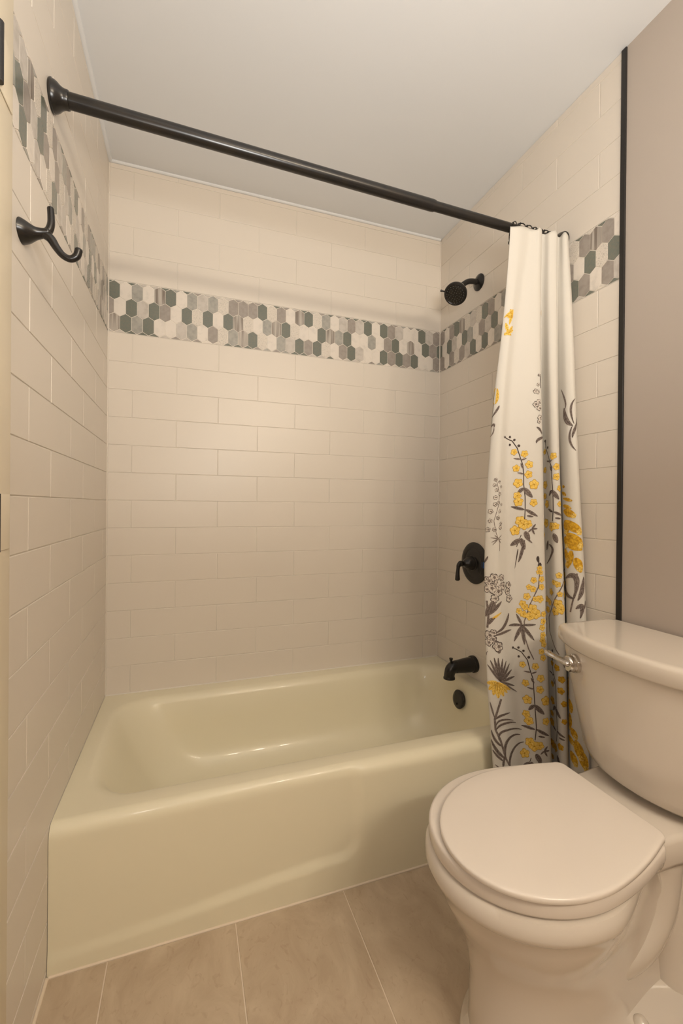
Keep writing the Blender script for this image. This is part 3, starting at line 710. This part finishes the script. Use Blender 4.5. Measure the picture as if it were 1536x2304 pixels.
# hem band at top: a folded strip a little proud of the cloth
DEC = [('L',[(0.048,1.5906),(0.0398,1.5961),(0.0316,1.6016)],9,'y'),
('L',[(0.048,1.5906),(0.0453,1.6043),(0.0425,1.618)],9,'y'),
('L',[(0.048,1.5906),(0.0494,1.5961),(0.0507,1.6016)],9,'y'),
('L',[(0.05,1.618),(0.0473,1.5947),(0.0445,1.5714)],10,'y'),
('L',[(0.05,1.6126),(0.039,1.603),(0.0281,1.5934)],9,'y'),
('L',[(0.034,1.5763),(0.0395,1.5612),(0.045,1.5462)],9,'y'),
('L',[(0.056,1.5679),(0.0505,1.5542),(0.045,1.5405)],10,'y'),
('L',[(0.034,1.5405),(0.0477,1.5487),(0.0614,1.5569)],12,'y'),
('L',[(0.034,1.5458),(0.045,1.5431),(0.0559,1.5403)],8,'y'),
('L',[(0.152,1.6277),(0.1527,1.6181),(0.1534,1.6085)],7,'y'),
('L',[(0.034,1.3834),(0.024,1.3602),(0.034,1.3363)],9,'y'),
('L',[(0.038,1.3815),(0.042,1.3539),(0.038,1.3355)],9,'y'),
('S',[(0.034,1.3376),(0.03,1.3078),(0.032,1.2768)],2,'g'),
('L',[(0.05,1.3299),(0.044,1.3156),(0.032,1.2972)],7,'g'),
('L',[(0.03,1.2682),(0.04,1.2755),(0.042,1.2663)],7,'g'),
('L',[(0.042,1.2663),(0.04,1.2501),(0.03,1.2402)],4,'g'),
('S',[(0.168,1.4288),(0.174,1.4084),(0.178,1.3877)],3,'d'),
('F',[(0.164,1.4255)],4,'o'),
('F',[(0.166,1.3967)],5,'o'),
('F',[(0.16,1.3769)],7,'o'),
('F',[(0.168,1.3746)],6,'o'),
('F',[(0.166,1.3381)],9,'o'),
('F',[(0.174,1.3451)],8,'o'),
('F',[(0.178,1.3271)],8,'o'),
('F',[(0.184,1.299)],8,'o'),
('F',[(0.182,1.2872)],6,'o'),
('L',[(0.176,1.2707),(0.188,1.2631),(0.198,1.2511)],7,'g'),
('L',[(0.21,1.2437),(0.186,1.2346),(0.18,1.223)],9,'g'),
('S',[(0.082,1.2394),(0.11,1.2296),(0.126,1.2089),(0.136,1.1833),(0.146,1.1579),(0.15,1.1324),(0.152,1.102),(0.158,1.0663),(0.16,1.0334),(0.16,1.0003)],2.6,'d'),
('F',[(0.082,1.2394)],3.5,'d'),
('F',[(0.102,1.241)],3.5,'d'),
('F',[(0.116,1.2326)],3.5,'d'),
('F',[(0.104,1.218)],3.5,'d'),
('F',[(0.13,1.2152)],4,'d'),
('F',[(0.118,1.1968)],9,'y'),
('F',[(0.148,1.1913)],10,'y'),
('F',[(0.164,1.1604)],11,'y'),
('F',[(0.128,1.149)],10,'y'),
('F',[(0.164,1.1312)],11,'y'),
('F',[(0.136,1.1058)],13,'y'),
('F',[(0.182,1.1021)],14,'y'),
('F',[(0.136,1.0688)],11,'y'),
('F',[(0.14,1.0509)],13,'y'),
('F',[(0.184,1.0489)],11,'y'),
('F',[(0.148,0.995)],14,'y'),
('F',[(0.158,0.985)],15,'y'),
('F',[(0.17,0.9863)],12,'y'),
('F',[(0.134,0.9667)],14,'y'),
('L',[(0.14,1.1756),(0.129,1.177),(0.1181,1.1783)],5,'g'),
('L',[(0.14,1.1731),(0.1475,1.1758),(0.1551,1.1786)],5,'g'),
('L',[(0.148,1.1476),(0.1439,1.1558),(0.1398,1.164)],6,'g'),
('L',[(0.15,1.1324),(0.1411,1.1345),(0.1322,1.1365)],5,'g'),
('L',[(0.152,1.0917),(0.1438,1.0835),(0.1356,1.0753)],11,'g'),
('L',[(0.152,1.0917),(0.1657,1.078),(0.1794,1.0643)],15,'g'),
('L',[(0.158,1.0283),(0.1388,1.0324),(0.1196,1.0365)],9,'g'),
('L',[(0.162,1.0283),(0.1798,1.0187),(0.1976,1.0091)],10,'g'),
('L',[(0.166,1.0104),(0.1756,1.009),(0.1852,1.0077)],6,'g'),
('L',[(0.162,0.9647),(0.1689,0.951),(0.1757,0.9373)],16,'g'),
('L',[(0.168,0.9444),(0.1762,0.9375),(0.1844,0.9307)],5,'g'),
('L',[(0.152,0.9416),(0.1369,0.932),(0.1219,0.9224)],15,'g'),
('L',[(0.152,0.9441),(0.1575,0.9277),(0.163,0.9112)],14,'g'),
('L',[(0.182,0.9725),(0.1875,0.9794),(0.193,0.9862)],6,'g'),
('L',[(0.182,0.9725),(0.1902,0.9725),(0.1984,0.9725)],6,'g'),
('L',[(0.182,0.9725),(0.1861,0.9643),(0.1902,0.9561)],6,'g'),
('L',[(0.182,0.9725),(0.1765,0.967),(0.171,0.9615)],5,'g'),
('S',[(0.152,0.9542),(0.144,0.9311),(0.14,0.9182)],2,'d'),
('L',[(0.162,0.9391),(0.154,0.8998),(0.146,0.8734)],9,'g'),
('L',[(0.144,0.9126),(0.142,0.8955),(0.136,0.8546)],3,'d'),
('S',[(0.286,1.2417),(0.292,1.2176),(0.316,1.1876),(0.336,1.1538),(0.338,1.1281),(0.342,1.0972),(0.346,1.0611),(0.348,1.0276),(0.346,0.9941)],2.6,'d'),
('F',[(0.286,1.2378)],4,'d'),
('F',[(0.308,1.2154)],4,'d'),
('F',[(0.288,1.2051)],8,'y'),
('F',[(0.336,1.1873)],10,'y'),
('F',[(0.35,1.1557)],10,'y'),
('F',[(0.294,1.1495)],9,'y'),
('F',[(0.352,1.1262)],10,'y'),
('F',[(0.298,1.1043)],12,'y'),
('F',[(0.298,1.0698)],9,'y'),
('F',[(0.312,1.0458)],12,'y'),
('F',[(0.364,1.0919)],9,'y'),
('F',[(0.366,1.0459)],8,'y'),
('F',[(0.308,0.9873)],13,'y'),
('F',[(0.342,0.9782)],13,'y'),
('F',[(0.356,0.9802)],10,'y'),
('F',[(0.232,0.9553)],8,'y'),
('L',[(0.324,1.1727),(0.3144,1.1741),(0.3048,1.1754)],5,'g'),
('L',[(0.322,1.1702),(0.3282,1.1729),(0.3343,1.1757)],5,'g'),
('L',[(0.336,1.1435),(0.3319,1.1517),(0.3278,1.1599)],6,'g'),
('L',[(0.34,1.0869),(0.3332,1.0787),(0.3263,1.0705)],10,'g'),
('L',[(0.34,1.0869),(0.351,1.0732),(0.3619,1.0595)],13,'g'),
('L',[(0.346,1.0224),(0.3337,1.0265),(0.3213,1.0306)],8,'g'),
('L',[(0.35,1.0225),(0.3623,1.017),(0.3747,1.0115)],8,'g'),
('L',[(0.354,1.0046),(0.3622,1.0032),(0.3704,1.0019)],6,'g'),
('L',[(0.35,0.958),(0.3555,0.9443),(0.361,0.9306)],15,'g'),
('L',[(0.32,0.9348),(0.3159,0.9197),(0.3118,0.9047)],12,'g'),
('L',[(0.326,0.923),(0.346,0.9048),(0.312,0.8628)],10,'g'),
('L',[(0.378,1.3951),(0.41,1.3529),(0.416,1.3297)],5,'g'),
('L',[(0.412,1.3352),(0.432,1.2995),(0.458,1.2788)],13,'g'),
('L',[(0.436,1.3611),(0.434,1.3317),(0.46,1.2839)],6,'g'),
('L',[(0.474,1.3082),(0.468,1.2682),(0.47,1.2423)],9,'g'),
('L',[(0.458,1.2788),(0.464,1.238),(0.49,1.2034)],6,'g'),
('S',[(0.06,1.113),(0.072,1.0703),(0.07,1.0402),(0.058,0.9949),(0.066,0.9575),(0.078,0.9321),(0.078,0.9074)],1.6,'g'),
('F',[(0.058,1.1141)],5,'o'),
('F',[(0.07,1.1081)],4,'o'),
('F',[(0.056,1.098)],5,'o'),
('F',[(0.062,1.0841)],5,'o'),
('F',[(0.078,1.0944)],4,'o'),
('F',[(0.074,1.073)],5,'o'),
('F',[(0.06,1.0626)],6,'o'),
('F',[(0.06,1.0425)],6,'o'),
('F',[(0.07,1.0477)],5,'o'),
('F',[(0.082,1.0428)],4,'o'),
('F',[(0.048,1.0223)],7,'o'),
('F',[(0.076,1.0226)],5,'o'),
('F',[(0.07,1.0038)],6,'o'),
('F',[(0.048,0.9946)],6,'o'),
('F',[(0.082,0.9873)],5,'o'),
('F',[(0.08,0.9761)],6,'o'),
('F',[(0.042,0.9694)],7,'o'),
('F',[(0.06,0.97)],6,'o'),
('L',[(0.072,0.9435),(0.061,0.9449),(0.0501,0.9462)],2.5,'g'),
('L',[(0.072,0.9435),(0.0624,0.938),(0.0528,0.9325)],2.5,'g'),
('L',[(0.072,0.9435),(0.0638,0.9339),(0.0556,0.9243)],2.5,'g'),
('L',[(0.072,0.9435),(0.0788,0.949),(0.0857,0.9545)],2.5,'g'),
('L',[(0.072,0.9435),(0.0782,0.9421),(0.0843,0.9408)],2.5,'g'),
('L',[(0.072,0.9435),(0.0775,0.9366),(0.083,0.9298)],2.5,'g'),
('L',[(0.072,0.9435),(0.0665,0.949),(0.061,0.9545)],2.5,'g'),
('L',[(0.462,1.0998),(0.468,1.0982),(0.474,1.0968)],9,'k'),
('F',[(0.464,1.0998)],2.97,'p'),
('L',[(0.46,1.0817),(0.474,1.076),(0.482,1.0706)],10,'k'),
('F',[(0.476,1.0735)],3.3,'p'),
('L',[(0.47,1.0631),(0.49,1.0589),(0.504,1.055)],10,'k'),
('F',[(0.498,1.0577)],3.3,'p'),
('L',[(0.472,1.0421),(0.49,1.0371),(0.504,1.032)],12,'k'),
('F',[(0.498,1.0345)],3.96,'p'),
('L',[(0.476,1.0265),(0.5,1.0179),(0.518,1.0093)],22,'k'),
('F',[(0.512,1.0117)],7.26,'p'),
('L',[(0.482,0.9953),(0.514,0.9784),(0.54,0.9612)],26,'k'),
('F',[(0.532,0.9638)],8.58,'p'),
('L',[(0.484,0.9953),(0.492,0.9775),(0.498,0.9596)],22,'k'),
('F',[(0.49,0.9618)],7.26,'p'),
('L',[(0.494,0.9568),(0.522,0.9406),(0.552,0.9226)],28,'k'),
('F',[(0.54,0.926)],9.24,'p'),
('L',[(0.486,0.9484),(0.496,0.9335),(0.504,0.9185)],22,'k'),
('F',[(0.496,0.9205)],7.26,'p'),
('L',[(0.492,0.9316),(0.52,0.9231),(0.544,0.9133)],26,'k'),
('F',[(0.538,0.9236)],8.58,'p'),
('L',[(0.514,0.9088),(0.51,0.882),(0.504,0.8546)],22,'k'),
('F',[(0.5,0.8648)],7.26,'p'),
('L',[(0.526,0.8883),(0.536,0.8676),(0.544,0.8467)],24,'k'),
('F',[(0.54,0.857)],7.92,'p'),
('L',[(0.488,0.9124),(0.498,0.8915),(0.506,0.8705)],18,'k'),
('F',[(0.502,0.8807)],5.94,'p'),
('S',[(0.534,0.843),(0.536,0.8035),(0.522,0.727)],5,'g'),
('L',[(0.496,0.8156),(0.498,0.7844),(0.532,0.7677)],16,'g'),
('L',[(0.498,0.8238),(0.532,0.8305),(0.532,0.7693)],16,'g'),
('L',[(0.554,0.8343),(0.552,0.7986),(0.542,0.7647)],14,'g'),
('L',[(0.538,0.7396),(0.554,0.7476),(0.55,0.7139)],14,'g'),
('L',[(0.566,0.7647),(0.562,0.7472),(0.548,0.735)],8,'g'),
('F',[(0.044,0.8207)],13,'o'),
('F',[(0.06,0.8307)],12,'o'),
('F',[(0.086,0.8301)],10,'o'),
('F',[(0.052,0.8001)],15,'o'),
('F',[(0.07,0.7915)],17,'o'),
('F',[(0.062,0.7702)],12,'o'),
('F',[(0.09,0.8055)],12,'o'),
('F',[(0.114,0.8062)],10,'o'),
('F',[(0.11,0.7883)],10,'o'),
('F',[(0.116,0.7662)],11,'o'),
('F',[(0.04,0.796)],10,'o'),
('L',[(0.064,0.8036),(0.053,0.8187),(0.0421,0.8337)],8,'o'),
('L',[(0.064,0.8036),(0.0613,0.8228),(0.0585,0.842)],8,'o'),
('L',[(0.064,0.8036),(0.0708,0.8214),(0.0777,0.8392)],8,'o'),
('L',[(0.064,0.8036),(0.0804,0.8091),(0.0969,0.8146)],8,'o'),
('L',[(0.06,0.7642),(0.0545,0.7464),(0.049,0.7286)],18,'g'),
('L',[(0.05,0.7514),(0.0432,0.7336),(0.0363,0.7158)],14,'g'),
('L',[(0.042,0.7202),(0.0625,0.7407),(0.0831,0.7613)],12,'g'),
('L',[(0.054,0.7107),(0.066,0.7188),(0.082,0.7298)],7,'y'),
('L',[(0.044,0.6931),(0.05,0.706),(0.062,0.7128)],12,'g'),
('L',[(0.114,0.7234),(0.096,0.6921),(0.062,0.6701)],11,'g'),
('L',[(0.122,0.6734),(0.086,0.6691),(0.058,0.6609)],8,'g'),
('S',[(0.04,0.7625),(0.044,0.7205),(0.04,0.6834)],6,'g'),
('F',[(0.044,0.6625)],13,'o'),
('F',[(0.052,0.6513)],13,'o'),
('F',[(0.042,0.641)],11,'o'),
('F',[(0.056,0.67)],10,'o'),
('F',[(0.068,0.6307)],15,'o'),
('L',[(0.066,0.6461),(0.0687,0.6283),(0.0715,0.6105)],22,'g'),
('L',[(0.05,0.6603),(0.0596,0.648),(0.0692,0.6356)],10,'g'),
('L',[(0.032,0.8709),(0.04,0.884),(0.044,0.8919)],6,'g'),
('L',[(0.036,0.6017),(0.036,0.6094),(0.04,0.6146)],2,'g'),
('S',[(0.208,0.8411),(0.204,0.8013),(0.178,0.7488),(0.162,0.6986),(0.162,0.6552),(0.172,0.6187),(0.186,0.5867)],3.4,'g'),
('L',[(0.204,0.8916),(0.202,0.884),(0.206,0.8717)],9,'d'),
('F',[(0.208,0.8564)],8,'y'),
('F',[(0.204,0.8458)],7,'y'),
('F',[(0.212,0.844)],7,'y'),
('F',[(0.208,0.8671)],6,'d'),
('F',[(0.19,0.8212)],9,'y'),
('F',[(0.214,0.8241)],9,'y'),
('F',[(0.176,0.8011)],8,'y'),
('F',[(0.188,0.795)],9,'y'),
('F',[(0.214,0.8011)],9,'y'),
('F',[(0.17,0.7733)],10,'y'),
('F',[(0.194,0.7659)],8,'y'),
('F',[(0.208,0.7659)],11,'y'),
('F',[(0.158,0.751)],10,'y'),
('F',[(0.164,0.742)],10,'y'),
('F',[(0.148,0.7288)],9,'y'),
('F',[(0.16,0.7202)],10,'y'),
('F',[(0.186,0.7366)],14,'y'),
('F',[(0.196,0.7213)],14,'y'),
('F',[(0.178,0.7148)],12,'y'),
('L',[(0.156,0.6874),(0.1341,0.6874),(0.1122,0.6874)],9,'g'),
('L',[(0.156,0.6874),(0.1478,0.7038),(0.1396,0.7203)],8,'g'),
('L',[(0.156,0.6874),(0.1437,0.6627),(0.1313,0.6381)],11,'g'),
('L',[(0.156,0.6874),(0.1587,0.6586),(0.1615,0.6299)],11,'g'),
('L',[(0.156,0.6874),(0.1724,0.6655),(0.1889,0.6436)],10,'g'),
('L',[(0.156,0.6874),(0.1752,0.6888),(0.1944,0.6901)],8,'g'),
('S',[(0.486,0.8505),(0.38,0.8133),(0.352,0.7585),(0.318,0.6996),(0.32,0.6551),(0.342,0.6235),(0.362,0.5966)],3.4,'g'),
('F',[(0.366,0.8337)],9,'y'),
('F',[(0.482,0.8324)],9,'y'),
('F',[(0.35,0.8114)],8,'y'),
('F',[(0.362,0.8069)],9,'y'),
('F',[(0.394,0.8113)],9,'y'),
('F',[(0.336,0.7804)],10,'y'),
('F',[(0.368,0.778)],8,'y'),
('F',[(0.392,0.7757)],11,'y'),
('F',[(0.31,0.7526)],10,'y'),
('F',[(0.326,0.7465)],10,'y'),
('F',[(0.314,0.7212)],10,'y'),
('F',[(0.362,0.7478)],14,'y'),
('F',[(0.37,0.7331)],14,'y'),
('F',[(0.352,0.724)],12,'y'),
('L',[(0.238,0.6993),(0.2517,0.7014),(0.2654,0.7034)],7,'g'),
('L',[(0.238,0.6993),(0.2517,0.6815),(0.2654,0.6637)],10,'g'),
('L',[(0.238,0.6993),(0.2339,0.676),(0.2298,0.6527)],6,'g'),
('F',[(0.22,0.7208)],9,'y'),
('F',[(0.218,0.6993)],9,'y'),
('F',[(0.214,0.6811)],9,'y'),
('F',[(0.216,0.6593)],9,'y'),
('F',[(0.214,0.644)],9,'y'),
('F',[(0.218,0.6314)],9,'y'),
('F',[(0.21,0.6101)],9,'y'),
('F',[(0.214,0.5914)],9,'y'),
('S',[(0.232,0.7593),(0.23,0.7165),(0.24,0.6521),(0.246,0.572)],3,'d'),
('L',[(0.07,0.5285),(0.0536,0.5518),(0.0371,0.5751)],7,'g'),
('L',[(0.07,0.5285),(0.0577,0.5586),(0.0453,0.5888)],8,'g'),
('L',[(0.07,0.5285),(0.0632,0.5627),(0.0563,0.597)],9,'g'),
('L',[(0.07,0.5285),(0.0686,0.5627),(0.0673,0.597)],9,'g'),
('L',[(0.07,0.5285),(0.0755,0.5614),(0.081,0.5943)],9,'g'),
('L',[(0.07,0.5285),(0.0823,0.5573),(0.0947,0.586)],9,'g'),
('L',[(0.07,0.5285),(0.0892,0.5518),(0.1084,0.5751)],10,'g'),
('L',[(0.07,0.5285),(0.0933,0.5422),(0.1166,0.5559)],10,'g'),
('L',[(0.07,0.5285),(0.0988,0.5312),(0.1275,0.534)],9,'g'),
('L',[(0.07,0.5285),(0.0974,0.5175),(0.1248,0.5066)],7,'g'),
('L',[(0.07,0.5285),(0.1015,0.508),(0.133,0.4874)],5,'g'),
('L',[(0.062,0.5253),(0.0469,0.5226),(0.0319,0.5198)],14,'y'),
('L',[(0.062,0.5253),(0.0497,0.513),(0.0373,0.5006)],16,'y'),
('L',[(0.062,0.5253),(0.0551,0.5061),(0.0483,0.4869)],16,'y'),
('L',[(0.062,0.5253),(0.062,0.502),(0.062,0.4787)],18,'y'),
('L',[(0.062,0.5253),(0.0702,0.5048),(0.0784,0.4842)],16,'y'),
('L',[(0.062,0.5253),(0.0771,0.5089),(0.0921,0.4924)],14,'y'),
('L',[(0.062,0.5253),(0.0839,0.5116),(0.1058,0.4979)],12,'y'),
('S',[(0.07,0.4763),(0.058,0.4435),(0.048,0.4144),(0.048,0.3835),(0.06,0.3539),(0.072,0.2984),(0.088,0.2678)],6,'g'),
('L',[(0.048,0.4177),(0.042,0.4444),(0.038,0.4652)],5,'g'),
('L',[(0.05,0.4148),(0.07,0.4285),(0.098,0.4318)],7,'g'),
('L',[(0.05,0.3963),(0.07,0.4146),(0.11,0.4055)],6,'g'),
('L',[(0.05,0.3839),(0.076,0.4035),(0.12,0.3968)],7,'g'),
('L',[(0.056,0.3537),(0.074,0.3819),(0.14,0.3734)],7,'g'),
('L',[(0.072,0.2984),(0.082,0.3532),(0.134,0.358)],9,'g'),
('L',[(0.084,0.272),(0.096,0.3156),(0.144,0.3355)],9,'g'),
('L',[(0.064,0.3357),(0.046,0.3522),(0.036,0.3807)],8,'g'),
('L',[(0.072,0.2984),(0.048,0.3216),(0.034,0.3519)],10,'g'),
('L',[(0.064,0.2923),(0.048,0.306),(0.036,0.3216)],8,'g'),
('L',[(0.068,0.3048),(0.064,0.286),(0.062,0.2703)],7,'g'),
('L',[(0.058,0.2685),(0.046,0.2744),(0.04,0.2792)],4,'g'),
('S',[(0.126,0.6203),(0.152,0.6069),(0.168,0.5849),(0.174,0.5561),(0.182,0.5273),(0.182,0.4981),(0.182,0.4628),(0.182,0.4217),(0.182,0.3834),(0.176,0.3447)],2.6,'d'),
('F',[(0.126,0.6203)],3.5,'d'),
('F',[(0.144,0.6197)],3.5,'d'),
('F',[(0.158,0.6109)],3.5,'d'),
('F',[(0.144,0.5933)],3.5,'d'),
('F',[(0.172,0.5926)],4,'d'),
('F',[(0.154,0.5695)],9,'y'),
('F',[(0.19,0.5661)],10,'y'),
('F',[(0.204,0.5307)],11,'y'),
('F',[(0.16,0.5149)],10,'y'),
('F',[(0.2,0.4971)],11,'y'),
('F',[(0.162,0.4652)],13,'y'),
('F',[(0.216,0.4629)],14,'y'),
('F',[(0.156,0.4216)],11,'y'),
('F',[(0.162,0.4018)],13,'y'),
('F',[(0.212,0.4015)],11,'y'),
('F',[(0.162,0.3367)],14,'y'),
('F',[(0.172,0.3265)],15,'y'),
('F',[(0.188,0.3293)],12,'y'),
('F',[(0.144,0.3015)],14,'y'),
('L',[(0.178,0.5476),(0.167,0.549),(0.1561,0.5503)],5,'g'),
('L',[(0.178,0.5447),(0.1855,0.5474),(0.1931,0.5502)],5,'g'),
('L',[(0.184,0.5156),(0.1799,0.5238),(0.1758,0.532)],6,'g'),
('L',[(0.182,0.4981),(0.1731,0.5002),(0.1642,0.5022)],5,'g'),
('L',[(0.18,0.4509),(0.1718,0.4427),(0.1636,0.4345)],11,'g'),
('L',[(0.18,0.4509),(0.1937,0.4372),(0.2074,0.4235)],15,'g'),
('L',[(0.178,0.3773),(0.1588,0.3814),(0.1396,0.3855)],9,'g'),
('L',[(0.182,0.3776),(0.1998,0.368),(0.2176,0.3584)],10,'g'),
('L',[(0.186,0.3572),(0.1956,0.3558),(0.2052,0.3545)],6,'g'),
('L',[(0.176,0.3033),(0.1828,0.2896),(0.1897,0.2759)],16,'g'),
('L',[(0.18,0.28),(0.1882,0.2732),(0.1964,0.2663)],5,'g'),
('L',[(0.162,0.2743),(0.1469,0.2647),(0.1319,0.2551)],15,'g'),
('L',[(0.162,0.2774),(0.1675,0.261),(0.173,0.2445)],14,'g'),
('L',[(0.2,0.3135),(0.2055,0.3204),(0.211,0.3272)],6,'g'),
('L',[(0.2,0.3135),(0.2082,0.3135),(0.2164,0.3135)],6,'g'),
('L',[(0.2,0.3135),(0.2041,0.3053),(0.2082,0.2971)],6,'g'),
('L',[(0.2,0.3135),(0.1945,0.308),(0.189,0.3025)],5,'g'),
('S',[(0.162,0.2892),(0.152,0.2606),(0.144,0.2448)],2,'d'),
('S',[(0.334,0.6043),(0.332,0.5766),(0.33,0.5443),(0.344,0.5125),(0.346,0.4837),(0.344,0.4474),(0.342,0.405),(0.344,0.3675),(0.334,0.3236)],2.6,'d'),
('F',[(0.334,0.5998)],4,'d'),
('F',[(0.332,0.5766)],4,'d'),
('F',[(0.33,0.5609)],8,'k'),
('F',[(0.352,0.5546)],10,'k'),
('F',[(0.366,0.5226)],10,'k'),
('F',[(0.326,0.4963)],9,'k'),
('F',[(0.362,0.4881)],10,'k'),
('F',[(0.322,0.4435)],12,'k'),
('F',[(0.314,0.4006)],9,'k'),
('F',[(0.312,0.3724)],12,'k'),
('F',[(0.37,0.4497)],9,'k'),
('F',[(0.368,0.3967)],8,'k'),
('F',[(0.308,0.3035)],13,'k'),
('F',[(0.324,0.3002)],13,'k'),
('F',[(0.352,0.317)],10,'k'),
('F',[(0.302,0.2605)],8,'k'),
('L',[(0.33,0.5278),(0.3204,0.5292),(0.3108,0.5305)],5,'g'),
('L',[(0.328,0.5241),(0.3342,0.5268),(0.3403,0.5296)],5,'g'),
('L',[(0.342,0.4998),(0.3379,0.508),(0.3338,0.5162)],6,'g'),
('L',[(0.336,0.4319),(0.3291,0.4237),(0.3223,0.4155)],10,'g'),
('L',[(0.336,0.4319),(0.347,0.4182),(0.3579,0.4045)],13,'g'),
('L',[(0.334,0.3564),(0.3217,0.3605),(0.3093,0.3646)],8,'g'),
('L',[(0.342,0.3605),(0.3543,0.355),(0.3667,0.3495)],8,'g'),
('L',[(0.35,0.344),(0.3582,0.3426),(0.3664,0.3413)],6,'g'),
('L',[(0.336,0.283),(0.3415,0.2693),(0.347,0.2556)],15,'g'),
('L',[(0.234,0.2679),(0.2299,0.2528),(0.2258,0.2378)],12,'g'),
('L',[(0.502,0.5279),(0.494,0.4927),(0.494,0.4607)],14,'k'),
('F',[(0.492,0.4676)],4.2,'p'),
('L',[(0.5,0.4631),(0.504,0.4438),(0.506,0.4237)],20,'k'),
('F',[(0.5,0.4287)],6,'p'),
('L',[(0.498,0.4201),(0.496,0.3949),(0.492,0.3688)],18,'k'),
('F',[(0.49,0.3755)],5.4,'p'),
('L',[(0.5,0.3787),(0.508,0.3645),(0.514,0.3491)],22,'k'),
('F',[(0.512,0.3559)],6.6,'p'),
('L',[(0.48,0.3474),(0.496,0.3388),(0.506,0.3272)],20,'k'),
('F',[(0.502,0.3331)],6,'p'),
('L',[(0.512,0.3482),(0.518,0.3204),(0.524,0.2922)],26,'k'),
('F',[(0.522,0.2993)],7.8,'p'),
('L',[(0.492,0.3079),(0.5,0.2878),(0.508,0.2675)],24,'k'),
('F',[(0.504,0.2735)],7.2,'p'),
('L',[(0.524,0.3225),(0.528,0.2934),(0.534,0.2641)],24,'k'),
('F',[(0.532,0.2715)],7.2,'p')]
bm = bmesh.new()
def P3(u, z, lay): return cloth(u, z) + cloth_n(u, z) * (0.0006 + 0.00025 * lay) - CO
def strip(pts, widths, mi, lay):
    prev = None
    for i, (u, z) in enumerate(pts):
        a = pts[max(i - 1, 0)]; b = pts[min(i + 1, len(pts) - 1)]
        du, dz = b[0] - a[0], b[1] - a[1]; l = math.hypot(du, dz) or 1e-6; nx_, nz_ = -dz / l, du / l; w = widths[i] / 2
        m = 3 if w > 0.004 else 1
        row = [bm.verts.new(P3(u + nx_ * w * s / m, z + nz_ * w * s / m, lay)) for s in range(-m, m + 1)]
        if prev and len(prev) == len(row):
            for k in range(len(row) - 1): bm.faces.new((prev[k], prev[k + 1], row[k + 1], row[k])).material_index = mi
        elif prev:
            bm.faces.new((prev[0], prev[-1], row[-1], row[0])).material_index = mi
        prev = row
def bez(a, b, c, n):
    q = (2 * b[0] - (a[0] + c[0]) / 2, 2 * b[1] - (a[1] + c[1]) / 2)
    return [((1 - t) ** 2 * a[0] + 2 * t * (1 - t) * q[0] + t * t * c[0], (1 - t) ** 2 * a[1] + 2 * t * (1 - t) * q[1] + t * t * c[1]) for t in [k / n for k in range(n + 1)]]
def disc(u, z, r, mi, lay, petals=5, depth=0.18, ph=0.0):
    N = 30; rings_ = [[bm.verts.new(P3(u, z, lay))]]
    for s in (0.4, 0.75, 1.0):
        rings_.append([bm.verts.new(P3(u + r * s * (1 - depth + depth * abs(math.cos(petals * (a + ph) / 2)) * 1.6) * math.cos(a), z + r * s * (1 - depth + depth * abs(math.cos(petals * (a + ph) / 2)) * 1.6) * math.sin(a), lay)) for a in [2 * math.pi * k / N for k in range(N)]])
    for k in range(N): bm.faces.new((rings_[0][0], rings_[1][k], rings_[1][(k + 1) % N])).material_index = mi
    for a, b in zip(rings_[1:], rings_[2:]):
        for k in range(N): bm.faces.new((a[k], b[k], b[(k + 1) % N], a[(k + 1) % N])).material_index = mi
rr = random.Random(7)
for kind, pts, w, c in DEC:
    mi = PK.index(c); w *= 0.001
    if kind == 'S':
        # subdivide long strokes
        q = []
        for a, b in zip(pts, pts[1:]):
            n = max(int(math.hypot(b[0] - a[0], b[1] - a[1]) / 0.006), 1)
            q += [(a[0] + (b[0] - a[0]) * k / n, a[1] + (b[1] - a[1]) * k / n) for k in range(n)]
        q.append(pts[-1]); strip(q, [w] * len(q), mi, 0)
    elif kind == 'L':
        n = 14; q = bez(*pts, n); wd = [max(w * math.sin(math.pi * (0.04 + 0.92 * (k / n) ** 0.85)) ** 0.75, 0.0004) for k in range(n + 1)]
        strip(q, wd, mi, 1)
        if w > 0.005:
            strip(q, [0.0009] * (n + 1), PK.index({'y': 'q', 'k': 'q', 'o': 'd'}.get(c, 'd')), 2)
            if w > 0.009:
                for k in range(3, n - 2, 3):
                    for s in (-1, 1):
                        a = q[k]; b = q[k + 2]; du, dz = b[0] - a[0], b[1] - a[1]; l = math.hypot(du, dz) or 1e-6
                        e = (b[0] - dz / l * wd[k] * 0.40 * s, b[1] + du / l * wd[k] * 0.40 * s)
                        strip([a, ((a[0] + e[0]) / 2, (a[1] + e[1]) / 2), e], [0.0006] * 3, PK.index({'y': 'q', 'k': 'q'}.get(c, 'd')), 2)
    else:
        u, z = pts[0]; ph = rr.random()
        if c in ('y', 'k'):
            disc(u, z, w * 1.0, PK.index('q'), 1, ph=ph); disc(u, z, w * 0.91, mi, 2, ph=ph)
            for k in range(5):
                a = 2 * math.pi * k / 5 + ph; strip([(u, z), (u + math.cos(a) * w * .35, z + math.sin(a) * w * .35), (u + math.cos(a) * w * .65, z + math.sin(a) * w * .65)], [0.0007] * 3, PK.index('q'), 3)
            disc(u, z, w * 0.14, PK.index('q'), 3, depth=0)
        elif c == 'o':
            disc(u, z, w, PK.index('d'), 1, ph=ph); disc(u, z, w * 0.84, mi, 2, ph=ph)
            disc(u + w * .2, z, w * 0.3, PK.index('g'), 3, ph=ph)
        else: disc(u, z, w, mi, 1, ph=ph)
for f in bm.faces: pass
obj('floral_print', bm, [M_print[k] for k in PK], curtain, auto=0, recalc=False)['label'] = 'yellow and grey botanical print'
